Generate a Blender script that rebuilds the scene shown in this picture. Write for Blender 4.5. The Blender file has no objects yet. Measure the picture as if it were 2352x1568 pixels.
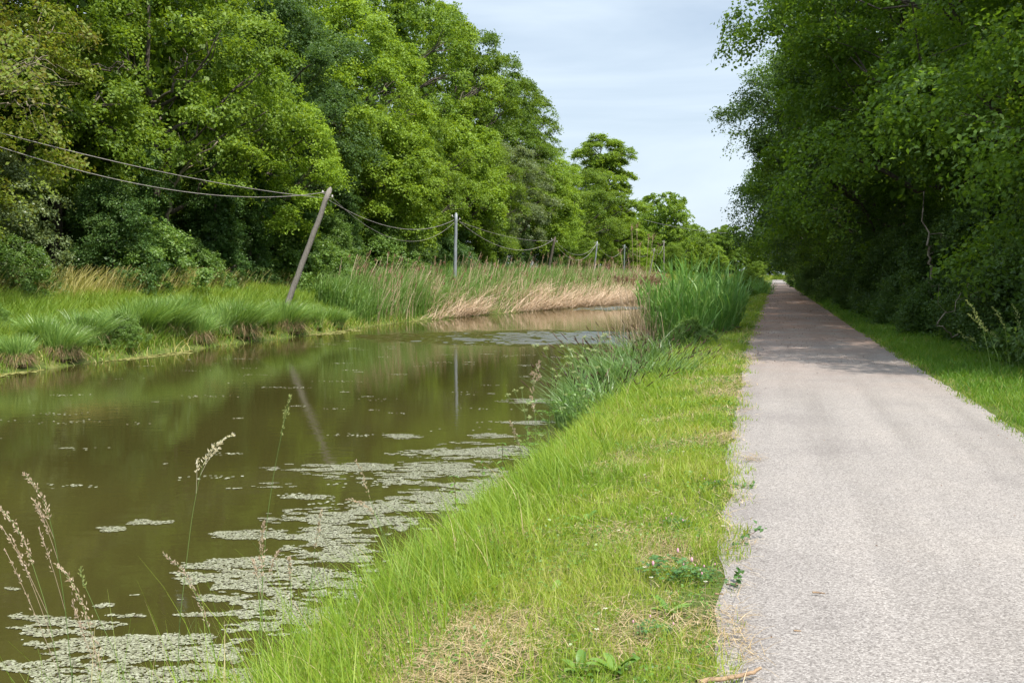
import bpy, math, random
import numpy as np
from mathutils import Vector

rng = np.random.default_rng(7)
random.seed(7)
scene = bpy.context.scene
COL = scene.collection
PI = math.pi

# ------------------------------------------------------------------ frame of the place
# The canal and the towpath run along u; v is the distance to the right of the camera's foot.
A = math.atan(0.262)
DU = np.array([math.sin(A), math.cos(A)])
DV = np.array([math.cos(A), -math.sin(A)])
CAM_Z = 1.6
F = 2287.0
PITCH = math.atan(154 / F)
WATER_Z = -0.70


def uv2xy(u, v):
    u = np.asarray(u, float); v = np.asarray(v, float)
    return u * DU[0] + v * DV[0], u * DU[1] + v * DV[1]


def xy2uv(x, y):
    return x * DU[0] + y * DU[1], x * DV[0] + y * DV[1]


def ray(px, py):
    a = (px - 1176.0) / F; b = (784.0 - py) / F
    c, s = math.cos(PITCH), math.sin(PITCH)
    return np.array([a, c + b * s, b * c - s])


def at_depth(px, py, depth):
    r = ray(px, py)
    return np.array([0, 0, CAM_Z]) + r * (depth / r[1])


def on_level(px, py, z):
    r = ray(px, py)
    return np.array([0, 0, CAM_Z]) + r * ((z - CAM_Z) / r[2])


def project(P):
    x = P[:, 0]; y = P[:, 1]; z = P[:, 2] - CAM_Z
    c, s = math.cos(PITCH), math.sin(PITCH)
    d = y * c - z * s
    up = y * s + z * c
    return 1176 + F * x / d, 784 - F * up / d


# ------------------------------------------------------------------ small noise
def _hash(ix, iy, seed):
    n = (ix.astype(np.int64) * 374761393 + iy.astype(np.int64) * 668265263 + seed * 974634777) & 0x7FFFFFFF
    n = ((n ^ (n >> 13)) * 1274126177) & 0x7FFFFFFF
    n = n ^ (n >> 16)
    return (n & 0xFFFF) / 65535.0


def vnoise(x, y, seed=0):
    x = np.asarray(x, float); y = np.asarray(y, float)
    ix = np.floor(x); iy = np.floor(y)
    fx = x - ix; fy = y - iy
    fx = fx * fx * (3 - 2 * fx); fy = fy * fy * (3 - 2 * fy)
    a = _hash(ix, iy, seed); b = _hash(ix + 1, iy, seed)
    c = _hash(ix, iy + 1, seed); d = _hash(ix + 1, iy + 1, seed)
    return (a * (1 - fx) + b * fx) * (1 - fy) + (c * (1 - fx) + d * fx) * fy


def fbm(x, y, seed=0):
    return 0.55 * vnoise(x, y, seed) + 0.28 * vnoise(2.1 * x, 2.1 * y, seed + 5) + 0.17 * vnoise(4.3 * x, 4.3 * y, seed + 9)


# ------------------------------------------------------------------ terrain heights
def far_shift(u):   # how far the far waterline comes out towards the towpath
    return np.interp(u, [-50, 44, 52, 62, 74, 100, 125, 160, 900], [0, 0, .7, 2.7, 5.0, 5.4, 3.5, 1.6, 1.6])


def path_left(u):
    return np.interp(u, [-40, 3, 7, 10, 15, 22, 28, 60, 110, 300], [-.2, -.2, -.3, -.38, -.46, -.55, -.56, -.5, -.35, -.2])


def path_right(u):
    return np.interp(u, [-40, 8, 30, 110, 300], [2.5, 2.5, 2.35, 2.4, 2.6])


def ground_z(u, v):
    u = np.asarray(u, float); v = np.asarray(v, float)
    sh = far_shift(u)
    w = np.clip((-v - 8) / 8, 0, 1)
    wob = (fbm(u * .35, v * .35, 3) - .5)
    vv = v - sh * w + .35 * wob * w
    k = [-400, -60, -30, -25, -22, -19.5, -18.0, -17.2, -16.6, -15.5, -5, -3.2, -2.62, -2.35, -2.0, -1.2, -.7, -.12, .1, 2.0, 2.25, 2.7, 4.2, 7, 20, 400]
    z = [1.4, 1.1, .98, .92, .72, .22, -.25, -.66, -1.0, -1.6, -1.7, -1.2, -.72, -.44, -.2, -.07, .0, .0, -.03, -.03, .0, .01, .03, .18, .5, 1.0]
    g = np.interp(vv + .12 * (fbm(u * .8, v * .3, 8) - .5) * (np.abs(v + 2.6) < 1.2), k, z)
    on_path = (v > -.95) & (v < 2.9)
    g = g + (fbm(u * 1.3, v * 1.3, 1) - .5) * np.where(on_path, 0.0, .07)
    t = np.clip((u - 285) / 25, 0, 1); t = t * t * (3 - 2 * t)      # the canal bends away here: bank across
    mask = np.where((v < -1.5), 1.0, np.clip((u - 300) / 20, 0, 1))
    return g * (1 - t * mask) + np.maximum(g, .75 + .2 * wob) * t * mask


# ------------------------------------------------------------------ mesh helpers
def mesh_obj(name, V, Q, mats, parent=None, var=None, midx=None, smooth=False, T=None):
    """V: n x 3 points, Q: m x 4 faces (T: k x 3 triangles after them), var: one number per face."""
    me = bpy.data.meshes.new(name)
    V = np.ascontiguousarray(V, dtype=np.float32)
    Q = np.ascontiguousarray(Q, dtype=np.int32).reshape(-1, 4)
    nT = 0 if T is None else len(T)
    me.vertices.add(len(V)); me.vertices.foreach_set('co', V.ravel())
    loops = Q.ravel()
    if nT:
        loops = np.concatenate([loops, np.asarray(T, np.int32).ravel()])
    me.loops.add(len(loops)); me.loops.foreach_set('vertex_index', loops)
    n = len(Q) + nT
    me.polygons.add(n)
    start = np.concatenate([np.arange(len(Q)) * 4, len(Q) * 4 + np.arange(nT) * 3]).astype(np.int32)
    me.polygons.foreach_set('loop_start', start)
    if not isinstance(mats, (list, tuple)):
        mats = [mats]
    for m in mats:
        me.materials.append(m)
    if midx is not None:
        me.polygons.foreach_set('material_index', np.asarray(midx, np.int32))
    if smooth:
        me.polygons.foreach_set('use_smooth', np.ones(n, bool))
    if var is not None:
        at = me.attributes.new('var', 'FLOAT', 'FACE')
        at.data.foreach_set('value', np.asarray(var, np.float32))
    me.update(calc_edges=True)
    o = bpy.data.objects.new(name, me)
    COL.objects.link(o)
    if parent is not None:
        o.parent = parent
    return o


class Acc:
    """Collects pieces into one mesh."""
    def __init__(s):
        s.V = []; s.Q = []; s.var = []; s.m = []; s.n = 0

    def add(s, V, Q, var=0.5, m=0):
        V = np.asarray(V, float).reshape(-1, 3); Q = np.asarray(Q, int).reshape(-1, 4)
        s.V.append(V); s.Q.append(Q + s.n); s.n += len(V)
        s.var.append(np.broadcast_to(np.asarray(var, float), (len(Q),)).copy())
        s.m.append(np.broadcast_to(np.asarray(m, int), (len(Q),)).copy())

    def obj(s, name, mats, parent=None, smooth=False):
        return mesh_obj(name, np.concatenate(s.V), np.concatenate(s.Q), mats, parent,
                        np.concatenate(s.var), np.concatenate(s.m), smooth)


def nrm(a):
    return a / np.maximum(np.linalg.norm(a, axis=-1, keepdims=True), 1e-9)


def tube(P, R, sides=6, cap=True):
    P = np.asarray(P, float); n = len(P)
    R = np.broadcast_to(np.asarray(R, float), (n,))
    T = np.gradient(P, axis=0); T = nrm(T)
    ref = np.array([0.13, 0.31, 0.94])
    X = nrm(np.cross(T, ref)); X = np.where(np.linalg.norm(np.cross(T, ref), axis=1, keepdims=True) < .05, np.array([1., 0, 0]), X)
    Y = np.cross(T, X)
    a = np.arange(sides) * 2 * PI / sides
    V = P[:, None] + R[:, None, None] * (np.cos(a)[None, :, None] * X[:, None] + np.sin(a)[None, :, None] * Y[:, None])
    V = V.reshape(-1, 3)
    i = np.arange(n - 1)[:, None] * sides; j = np.arange(sides)[None]; k = (j + 1) % sides
    Q = np.stack([i + j, i + k, i + sides + k, i + sides + j], -1).reshape(-1, 4)
    if cap:
        V = np.concatenate([V, P[[-1]] + T[[-1]] * R[-1] * .3])
        t = len(V) - 1; b = (n - 1) * sides
        Q = np.concatenate([Q, [[b + q, b + (q + 1) % sides, t, t] for q in range(0)]]) if False else Q
        cq = []
        for q in range(0, sides, 2):
            cq.append([b + q, b + (q + 1) % sides, b + (q + 2) % sides, t])
        Q = np.concatenate([Q, np.array(cq)])
    return V, Q


def leaves(C, N, L, W, r=rng, fold=.18, tdir=None):
    """One rhombic leaf per centre C with normal N."""
    n = len(C)
    L = np.broadcast_to(np.asarray(L, float), (n,))[:, None]; W = np.broadcast_to(np.asarray(W, float), (n,))[:, None]
    N = nrm(N)
    t = r.normal(size=(n, 3)) if tdir is None else tdir + r.normal(size=(n, 3)) * .35
    t = nrm(t - (t * N).sum(1, keepdims=True) * N)
    b = np.cross(N, t)
    lift = N * W * fold
    V = np.stack([C - t * L * .5, C + b * W * .5 + lift - t * L * .08, C + t * L * .5, C - b * W * .5 + lift - t * L * .08], 1).reshape(-1, 3)
    return V, np.arange(4 * n).reshape(-1, 4)


def blades(B, h, phi, k, w, segs=3, droop=0.0, psi=None, p=1.8, tip=.12):
    """Grass-like blades. B: n x 3 bases; h height; phi lean direction; k lean at the tip per height; w width."""
    n = len(B)
    f = lambda a: np.broadcast_to(np.asarray(a, float), (n,))
    h, phi, k, w, droop = f(h), f(phi), f(k), f(w), f(droop)
    psi = rng.uniform(0, PI, n) if psi is None else f(psi)
    t = np.linspace(0, 1, segs + 1)
    hor = (h * k)[:, None] * t[None] ** p
    ver = h[:, None] * (t[None] - droop[:, None] * t[None] ** 2.4)
    ctr = np.stack([B[:, 0, None] + np.cos(phi)[:, None] * hor, B[:, 1, None] + np.sin(phi)[:, None] * hor, B[:, 2, None] + ver], -1)
    wd = w[:, None] * .5 * np.maximum((1 - t[None] ** 1.7), tip)
    wv = np.stack([np.cos(psi), np.sin(psi), np.zeros(n)], -1)
    V = np.stack([ctr - wv[:, None] * wd[..., None], ctr + wv[:, None] * wd[..., None]], 2)   # n, segs+1, 2, 3
    base = (np.arange(n) * (segs + 1) * 2)[:, None] + (np.arange(segs) * 2)[None]
    Q = np.stack([base, base + 1, base + 3, base + 2], -1).reshape(-1, 4)
    return V.reshape(-1, 3), Q


def thing(name, label, cat, loc=(0, 0, 0), rz=0.0, group=None):
    o = bpy.data.objects.new(name, None); COL.objects.link(o)
    o.empty_display_size = .3
    o.location = loc; o.rotation_euler = (0, 0, rz)
    return tag(o, label, cat, group)


def tag(o, label, cat=None, group=None, kind=None):
    o['label'] = label
    if cat: o['category'] = cat
    if group: o['group'] = group
    elif 'group' in o and group is None: del o['group']
    if kind: o['kind'] = kind
    return o


def dup(root, label, loc, rz=0.0, scale=1.0, group=None, mats=None):
    r = root.copy(); COL.objects.link(r)
    r.location = loc; r.rotation_euler = (0, 0, rz)
    r.scale = (scale,) * 3 if isinstance(scale, (int, float)) else scale
    tag(r, label, root['category'], group)
    for ch in list(root.children):
        c = ch.copy(); COL.objects.link(c); c.parent = r
        c.matrix_parent_inverse = ch.matrix_parent_inverse.copy()
        for g in list(ch.children):
            d = g.copy(); COL.objects.link(d); d.parent = c
        if mats and ch.name.split('.')[0] in mats:
            c.material_slots[0].link = 'OBJECT'; c.material_slots[0].material = mats[ch.name.split('.')[0]]
    return r


# ------------------------------------------------------------------ materials
def new_mat(name):
    m = bpy.data.materials.new(name); m.use_nodes = True
    nt = m.node_tree; nt.nodes.clear()
    return m, nt, nt.nodes.new('ShaderNodeOutputMaterial')


def ramp(nt, stops, interp='LINEAR'):
    r = nt.nodes.new('ShaderNodeValToRGB'); e = r.color_ramp.elements
    r.color_ramp.interpolation = interp
    while len(e) < len(stops): e.new(.5)
    for el, (p, c) in zip(e, stops):
        el.position = p; el.color = (*c, 1)
    return r


def veg(name, stops, trans=.42, rough=.5, spec=.25, obj_var=.25, tcol=1.25):
    m, nt, out = new_mat(name)
    at = nt.nodes.new('ShaderNodeAttribute'); at.attribute_name = 'var'
    cr = ramp(nt, stops); nt.links.new(at.outputs['Fac'], cr.inputs[0])
    oi = nt.nodes.new('ShaderNodeObjectInfo')
    mr = nt.nodes.new('ShaderNodeMapRange'); mr.inputs['To Min'].default_value = 1 - obj_var / 2; mr.inputs['To Max'].default_value = 1 + obj_var / 2
    nt.links.new(oi.outputs['Random'], mr.inputs['Value'])
    hs = nt.nodes.new('ShaderNodeHueSaturation'); nt.links.new(cr.outputs[0], hs.inputs['Color']); nt.links.new(mr.outputs[0], hs.inputs['Value'])
    b = nt.nodes.new('ShaderNodeBsdfPrincipled'); b.inputs['Roughness'].default_value = rough; b.inputs['Specular IOR Level'].default_value = spec
    nt.links.new(hs.outputs[0], b.inputs['Base Color'])
    t = nt.nodes.new('ShaderNodeBsdfTranslucent')
    tm = nt.nodes.new('ShaderNodeMix'); tm.data_type = 'RGBA'; tm.blend_type = 'MULTIPLY'; tm.inputs['Factor'].default_value = 1
    tm.inputs[7].default_value = (1.15 * tcol, 1.05 * tcol, .5 * tcol, 1)
    nt.links.new(hs.outputs[0], tm.inputs[6]); nt.links.new(tm.outputs[2], t.inputs['Color'])
    mx = nt.nodes.new('ShaderNodeMixShader'); mx.inputs[0].default_value = trans
    nt.links.new(b.outputs[0], mx.inputs[1]); nt.links.new(t.outputs[0], mx.inputs[2])
    nt.links.new(mx.outputs[0], out.inputs[0])
    return m


def plain(name, c1, c2, scale=8, rough=.8, bump=.3, stretch=(1, 1, 1), spec=.3, metallic=0, dist=.02):
    m, nt, out = new_mat(name)
    tc = nt.nodes.new('ShaderNodeTexCoord'); mp = nt.nodes.new('ShaderNodeMapping'); mp.inputs['Scale'].default_value = stretch
    nt.links.new(tc.outputs['Object'], mp.inputs[0])
    n = nt.nodes.new('ShaderNodeTexNoise'); n.inputs['Scale'].default_value = scale; n.inputs['Detail'].default_value = 6
    nt.links.new(mp.outputs[0], n.inputs['Vector'])
    cr = ramp(nt, [(.3, c1), (.7, c2)]); nt.links.new(n.outputs['Fac'], cr.inputs[0])
    b = nt.nodes.new('ShaderNodeBsdfPrincipled'); b.inputs['Roughness'].default_value = rough; b.inputs['Specular IOR Level'].default_value = spec
    b.inputs['Metallic'].default_value = metallic
    nt.links.new(cr.outputs[0], b.inputs['Base Color'])
    bp = nt.nodes.new('ShaderNodeBump'); bp.inputs['Strength'].default_value = bump; bp.inputs['Distance'].default_value = dist
    nt.links.new(n.outputs['Fac'], bp.inputs['Height']); nt.links.new(bp.outputs[0], b.inputs['Normal'])
    nt.links.new(b.outputs[0], out.inputs[0])
    return m


M = {}
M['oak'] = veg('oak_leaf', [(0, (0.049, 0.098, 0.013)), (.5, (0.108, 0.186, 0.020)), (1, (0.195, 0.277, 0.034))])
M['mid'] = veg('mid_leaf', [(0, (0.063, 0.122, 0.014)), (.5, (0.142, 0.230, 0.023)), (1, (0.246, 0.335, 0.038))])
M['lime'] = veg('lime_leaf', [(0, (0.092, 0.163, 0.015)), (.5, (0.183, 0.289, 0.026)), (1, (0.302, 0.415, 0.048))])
M['dark'] = veg('dark_leaf', [(0, (0.036, 0.077, 0.022)), (.5, (0.076, 0.144, 0.036)), (1, (0.138, 0.219, 0.058))])
M['silver'] = veg('silver_leaf', [(0, (0.094, 0.143, 0.050)), (.5, (0.176, 0.237, 0.094)), (1, (0.286, 0.347, 0.171))], rough=.4, spec=.4)
M['rust'] = veg('rusty_leaf', [(0, (.13, .105, .028)), (.3, (.15, .16, .028)), (.6, (.15, .22, .026)), (1, (.27, .31, .05))])
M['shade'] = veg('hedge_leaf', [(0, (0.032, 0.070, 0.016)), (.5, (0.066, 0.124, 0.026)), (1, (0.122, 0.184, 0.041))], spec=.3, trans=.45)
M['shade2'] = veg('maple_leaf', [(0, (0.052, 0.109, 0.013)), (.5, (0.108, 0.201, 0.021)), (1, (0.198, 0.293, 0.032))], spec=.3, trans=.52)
M['ivy'] = veg('ivy_leaf', [(0, (0.036, 0.084, 0.022)), (.5, (0.078, 0.156, 0.038)), (1, (0.168, 0.258, 0.084))], rough=.45, spec=.25)
M['bramble'] = veg('bramble_leaf', [(0, (0.066, 0.132, 0.024)), (.5, (0.121, 0.215, 0.040)), (1, (0.220, 0.314, 0.099))], rough=.45, spec=.35)
M['grass'] = veg('grass_blade', [(0, (0.081, 0.167, 0.017)), (.30, (0.161, 0.270, 0.023)), (.62, (0.255, 0.351, 0.037)), (.82, (0.339, 0.378, 0.069)), (.93, (0.424, 0.360, 0.170)), (1, (0.493, 0.423, 0.255))], trans=.42, spec=.35, obj_var=0)
M['meadow'] = veg('meadow_blade', [(0, (0.113, 0.211, 0.024)), (.4, (0.189, 0.296, 0.033)), (.68, (0.270, 0.331, 0.048)), (.85, (0.389, 0.353, 0.104)), (1, (0.562, 0.502, 0.237))], trans=.4, spec=.35, obj_var=0)
M['verge'] = veg('verge_blade', [(0, (0.066, 0.146, 0.014)), (.5, (0.110, 0.224, 0.020)), (.85, (0.182, 0.286, 0.030)), (1, (0.330, 0.314, 0.090))], trans=.42, spec=.3, obj_var=0)
M['straw'] = veg('straw', [(0, (0.224, 0.150, 0.068)), (.5, (0.396, 0.288, 0.149)), (1, (0.568, 0.456, 0.288))], trans=.2, spec=.3, obj_var=0)
M['dryreed'] = veg('dry_reed', [(0, (0.230, 0.157, 0.089)), (.5, (0.400, 0.285, 0.184)), (1, (0.600, 0.465, 0.347))], trans=.15, spec=.3, obj_var=0)
M['deadskirt'] = veg('dead_blade', [(0, (.11, .070, .036)), (.5, (.23, .155, .080)), (1, (.42, .32, .18))], trans=.15, obj_var=0)
M['sedge'] = veg('sedge_blade', [(0, (0.086, 0.180, 0.032)), (.5, (0.161, 0.277, 0.058)), (1, (0.309, 0.438, 0.122))], trans=.3, rough=.35, spec=.55, obj_var=.1)
M['sedge2'] = veg('bank_sedge', [(0, (0.054, 0.118, 0.025)), (.5, (0.103, 0.202, 0.045)), (1, (0.238, 0.347, 0.130))], trans=.35, rough=.35, spec=.5, obj_var=.1)
M['reed'] = veg('reed_leaf', [(0, (0.088, 0.209, 0.042)), (.5, (0.149, 0.303, 0.066)), (1, (0.264, 0.407, 0.132))], trans=.35, rough=.4, spec=.4, obj_var=.1)
M['reedbright'] = veg('reed_bright', [(0, (.085, .185, .030)), (.5, (.145, .265, .052)), (1, (.25, .35, .115))], trans=.4, rough=.45, spec=.35, obj_var=.1)
M['plume'] = veg('reed_plume', [(0, (.14, .075, .045)), (.5, (.24, .145, .09)), (1, (.36, .24, .16))], trans=.3, obj_var=.1)
M['spike'] = veg('sedge_spike', [(0, (.035, .020, .012)), (1, (.10, .055, .03))], trans=.05, obj_var=.1)
M['stalk'] = veg('green_stalk', [(0, (.11, .19, .05)), (1, (.20, .27, .09))], trans=.2, obj_var=.1)
M['seed_pale'] = veg('seed_pale', [(0, (.55, .50, .40)), (1, (.82, .78, .68))], trans=.3, obj_var=.05)
M['seed_pink'] = veg('seed_pink', [(0, (.34, .25, .19)), (1, (.62, .52, .42))], trans=.3, obj_var=.1)
M['seed_green'] = veg('seed_green', [(0, (.20, .26, .08)), (1, (.38, .40, .17))], trans=.3, obj_var=.1)
M['umbel'] = veg('umbel_flower', [(0, (.26, .33, .12)), (1, (.55, .60, .36))], trans=.3, obj_var=.05)
M['broad'] = veg('broad_leaf', [(0, (.060, .135, .018)), (.5, (.100, .205, .026)), (1, (.16, .27, .045))], trans=.35, rough=.4, spec=.4, obj_var=.2)
M['nettle_stem'] = plain('nettle_stem', (.09, .04, .035), (.14, .08, .05), 20)
M['clover'] = veg('clover_leaf', [(0, (.045, .120, .025)), (1, (.10, .20, .05))], trans=.3, rough=.4, spec=.4, obj_var=.1)
M['pinkflower'] = plain('clover_flower', (.50, .22, .30), (.68, .40, .46), 60)
M['weed'] = veg('pondweed', [(0, (0.096, 0.078, 0.059)), (.18, (0.176, 0.172, 0.105)), (.6, (0.248, 0.250, 0.160)), (1, (0.336, 0.335, 0.244))], trans=.1, rough=.35, spec=.5, obj_var=0)
M['scum'] = veg('duckweed', [(0, (.17, .17, .05)), (1, (.30, .29, .10))], trans=.1, rough=.6, spec=.25, obj_var=0)
M['litter'] = veg('litter', [(0, (.060, .032, .020)), (.6, (.13, .07, .042)), (1, (.24, .16, .09))], trans=.05, obj_var=0)
M['bark'] = plain('bark', (.045, .038, .030), (.12, .10, .078), 14, .9, .6, (1, 1, .25))
M['paleb'] = plain('pale_bark', (.14, .115, .085), (.27, .225, .165), 10, .85, .5, (1, 1, .3))
M['polewood'] = plain('weathered_pole', (.13, .115, .10), (.28, .255, .225), 9, .85, .8, (6, 6, .35))
M['polegreen'] = plain('green_grey_pole', (.12, .15, .13), (.18, .21, .19), 5, .6, .05)
M['polemetal'] = plain('grey_pole', (.17, .19, .21), (.25, .27, .29), 5, .5, .05, (1, 1, .3), spec=.5)
M['wire'] = plain('cable', (.20, .18, .165), (.30, .275, .25), 5, .6, 0)
M['iron'] = plain('iron', (.16, .15, .14), (.28, .26, .24), 30, .6, .2)
M['porcelain'] = plain('insulator', (.34, .32, .29), (.45, .43, .39), 10, .3, 0, spec=.5)
M['twig'] = plain('twig_bark', (.15, .095, .06), (.36, .25, .15), 30, .85, .5, (1, 1, 1))


def ground_mat():
    m, nt, out = new_mat('bank_soil')
    g = nt.nodes.new('ShaderNodeNewGeometry')
    n = nt.nodes.new('ShaderNodeTexNoise'); n.inputs['Scale'].default_value = 1.4; n.inputs['Detail'].default_value = 10; n.inputs['Roughness'].default_value = .7
    nt.links.new(g.outputs['Position'], n.inputs['Vector'])
    cr = ramp(nt, [(.3, (.035, .045, .014)), (.48, (.07, .095, .022)), (.6, (.12, .13, .04)), (.75, (.16, .125, .06))])
    nt.links.new(n.outputs['Fac'], cr.inputs[0])
    b = nt.nodes.new('ShaderNodeBsdfPrincipled'); b.inputs['Roughness'].default_value = .95; b.inputs['Specular IOR Level'].default_value = .1
    nt.links.new(cr.outputs[0], b.inputs['Base Color'])
    bp = nt.nodes.new('ShaderNodeBump'); bp.inputs['Strength'].default_value = .6; bp.inputs['Distance'].default_value = .05
    nt.links.new(n.outputs['Fac'], bp.inputs['Height']); nt.links.new(bp.outputs[0], b.inputs['Normal'])
    nt.links.new(b.outputs[0], out.inputs[0])
    return m


def path_mat():
    m, nt, out = new_mat('chip_surface')
    L = nt.links.new
    g = nt.nodes.new('ShaderNodeNewGeometry')
    vo = nt.nodes.new('ShaderNodeTexVoronoi'); vo.inputs['Scale'].default_value = 130
    L(g.outputs['Position'], vo.inputs['Vector'])
    sep = nt.nodes.new('ShaderNodeSeparateColor'); L(vo.outputs['Color'], sep.inputs[0])
    chips = ramp(nt, [(0, (.115, .101, .092)), (.3, (.195, .175, .160)), (.7, (.245, .222, .204)), (1, (.34, .312, .288))])
    L(sep.outputs[0], chips.inputs[0])
    n1 = nt.nodes.new('ShaderNodeTexNoise'); n1.inputs['Scale'].default_value = .55; n1.inputs['Detail'].default_value = 7; n1.inputs['Roughness'].default_value = .62
    L(g.outputs['Position'], n1.inputs['Vector'])
    big = ramp(nt, [(.28, (.80, .79, .80)), (.5, (1, 1, 1)), (.72, (1.10, 1.09, 1.07))]); L(n1.outputs['Fac'], big.inputs[0])
    mul = nt.nodes.new('ShaderNodeMix'); mul.data_type = 'RGBA'; mul.blend_type = 'MULTIPLY'; mul.inputs['Factor'].default_value = 1
    L(chips.outputs[0], mul.inputs[6]); L(big.outputs[0], mul.inputs[7])
    # faint worn lanes along the path
    vv1 = nt.nodes.new('ShaderNodeVectorMath'); vv1.operation = 'DOT_PRODUCT'; vv1.inputs[1].default_value = (float(DV[0]), float(DV[1]), 0); L(g.outputs['Position'], vv1.inputs[0])
    cb = nt.nodes.new('ShaderNodeCombineXYZ'); L(vv1.outputs['Value'], cb.inputs[0])
    vv2 = nt.nodes.new('ShaderNodeVectorMath'); vv2.operation = 'DOT_PRODUCT'; vv2.inputs[1].default_value = (float(DU[0]) * .06, float(DU[1]) * .06, 0); L(g.outputs['Position'], vv2.inputs[0]); L(vv2.outputs['Value'], cb.inputs[1])
    nl_ = nt.nodes.new('ShaderNodeTexNoise'); nl_.inputs['Scale'].default_value = 2.2; nl_.inputs['Detail'].default_value = 4; L(cb.outputs[0], nl_.inputs['Vector'])
    lane = ramp(nt, [(.32, (.86, .855, .85)), (.5, (1, 1, 1)), (.68, (1.08, 1.075, 1.07))]); L(nl_.outputs['Fac'], lane.inputs[0])
    mul2 = nt.nodes.new('ShaderNodeMix'); mul2.data_type = 'RGBA'; mul2.blend_type = 'MULTIPLY'; mul2.inputs['Factor'].default_value = 1
    L(mul.outputs[2], mul2.inputs[6]); L(lane.outputs[0], mul2.inputs[7]); mul = mul2
    # fallen tree litter ground into the surface under the overhanging trees
    sx = nt.nodes.new('ShaderNodeSeparateXYZ'); L(g.outputs['Position'], sx.inputs[0])
    uu = nt.nodes.new('ShaderNodeMath'); uu.operation = 'MULTIPLY'; uu.inputs[1].default_value = float(DU[0]); L(sx.outputs[0], uu.inputs[0])
    u2 = nt.nodes.new('ShaderNodeMath'); u2.operation = 'MULTIPLY_ADD'; u2.inputs[1].default_value = float(DU[1]); L(sx.outputs[1], u2.inputs[0]); L(uu.outputs[0], u2.inputs[2])
    zone = ramp(nt, [(.0, (0, 0, 0)), (.05, (.0, .0, .0)), (.075, (.25, .25, .25)), (.10, (.62, .62, .62)), (.14, (.95, .95, .95)), (.30, (1, 1, 1)), (.45, (.7, .7, .7)), (.72, (.45, .45, .45)), (.82, (.05, .05, .05))])
    dv = nt.nodes.new('ShaderNodeMath'); dv.operation = 'DIVIDE'; dv.inputs[1].default_value = 250; L(u2.outputs[0], dv.inputs[0]); L(dv.outputs[0], zone.inputs[0])
    n2 = nt.nodes.new('ShaderNodeTexNoise'); n2.inputs['Scale'].default_value = .9; n2.inputs['Detail'].default_value = 9; n2.inputs['Roughness'].default_value = .75
    L(g.outputs['Position'], n2.inputs['Vector'])
    dm = ramp(nt, [(.36, (0.25, 0.25, 0.25)), (.54, (1, 1, 1))]); L(n2.outputs['Fac'], dm.inputs[0])
    fz = nt.nodes.new('ShaderNodeMath'); fz.operation = 'MULTIPLY'; L(zone.outputs[0], fz.inputs[0]); L(dm.outputs[0], fz.inputs[1])
    dirt = nt.nodes.new('ShaderNodeMix'); dirt.data_type = 'RGBA'; dirt.inputs[7].default_value = (.235, .135, .090, 1)
    L(fz.outputs[0], dirt.inputs['Factor']); L(mul.outputs[2], dirt.inputs[6])
    b = nt.nodes.new('ShaderNodeBsdfPrincipled'); b.inputs['Roughness'].default_value = .85; b.inputs['Specular IOR Level'].default_value = .3
    L(dirt.outputs[2], b.inputs['Base Color'])
    bp = nt.nodes.new('ShaderNodeBump'); bp.inputs['Strength'].default_value = .7; bp.inputs['Distance'].default_value = .004; bp.invert = True
    L(vo.outputs['Distance'], bp.inputs['Height'])
    L(bp.outputs[0], b.inputs['Normal']); L(b.outputs[0], out.inputs[0])
    return m


def water_mat():
    m, nt, out = new_mat('canal_water')
    L = nt.links.new
    g = nt.nodes.new('ShaderNodeNewGeometry')
    mp = nt.nodes.new('ShaderNodeMapping'); mp.inputs['Rotation'].default_value = (0, 0, .12); mp.inputs['Scale'].default_value = (.55, 1, 1)
    L(g.outputs['Position'], mp.inputs[0])
    n = nt.nodes.new('ShaderNodeTexNoise'); n.inputs['Scale'].default_value = 5.5; n.inputs['Detail'].default_value = 4
    L(mp.outputs[0], n.inputs['Vector'])
    n2 = nt.nodes.new('ShaderNodeTexNoise'); n2.inputs['Scale'].default_value = .12; n2.inputs['Detail'].default_value = 3
    L(g.outputs['Position'], n2.inputs['Vector'])
    calm = nt.nodes.new('ShaderNodeMapRange'); calm.inputs['From Min'].default_value = .35; calm.inputs['From Max'].default_value = .7
    calm.inputs['To Min'].default_value = .0010; calm.inputs['To Max'].default_value = .0036
    L(n2.outputs['Fac'], calm.inputs['Value'])
    hh = nt.nodes.new('ShaderNodeMath'); hh.operation = 'MULTIPLY'; L(n.outputs['Fac'], hh.inputs[0]); L(calm.outputs[0], hh.inputs[1])
    bp = nt.nodes.new('ShaderNodeBump'); bp.inputs['Strength'].default_value = 1; bp.inputs['Distance'].default_value = 1
    L(hh.outputs[0], bp.inputs['Height'])
    b = nt.nodes.new('ShaderNodeBsdfPrincipled')
    cr = ramp(nt, [(.35, (.035, .031, .008)), (.65, (.049, .044, .012))]); L(n2.outputs['Fac'], cr.inputs[0])
    L(cr.outputs[0], b.inputs['Base Color'])
    b.inputs['Roughness'].default_value = .04; b.inputs['IOR'].default_value = 1.33
    L(bp.outputs[0], b.inputs['Normal']); L(b.outputs[0], out.inputs[0])
    return m


M['soil'] = ground_mat(); M['path'] = path_mat(); M['water'] = water_mat()

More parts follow.
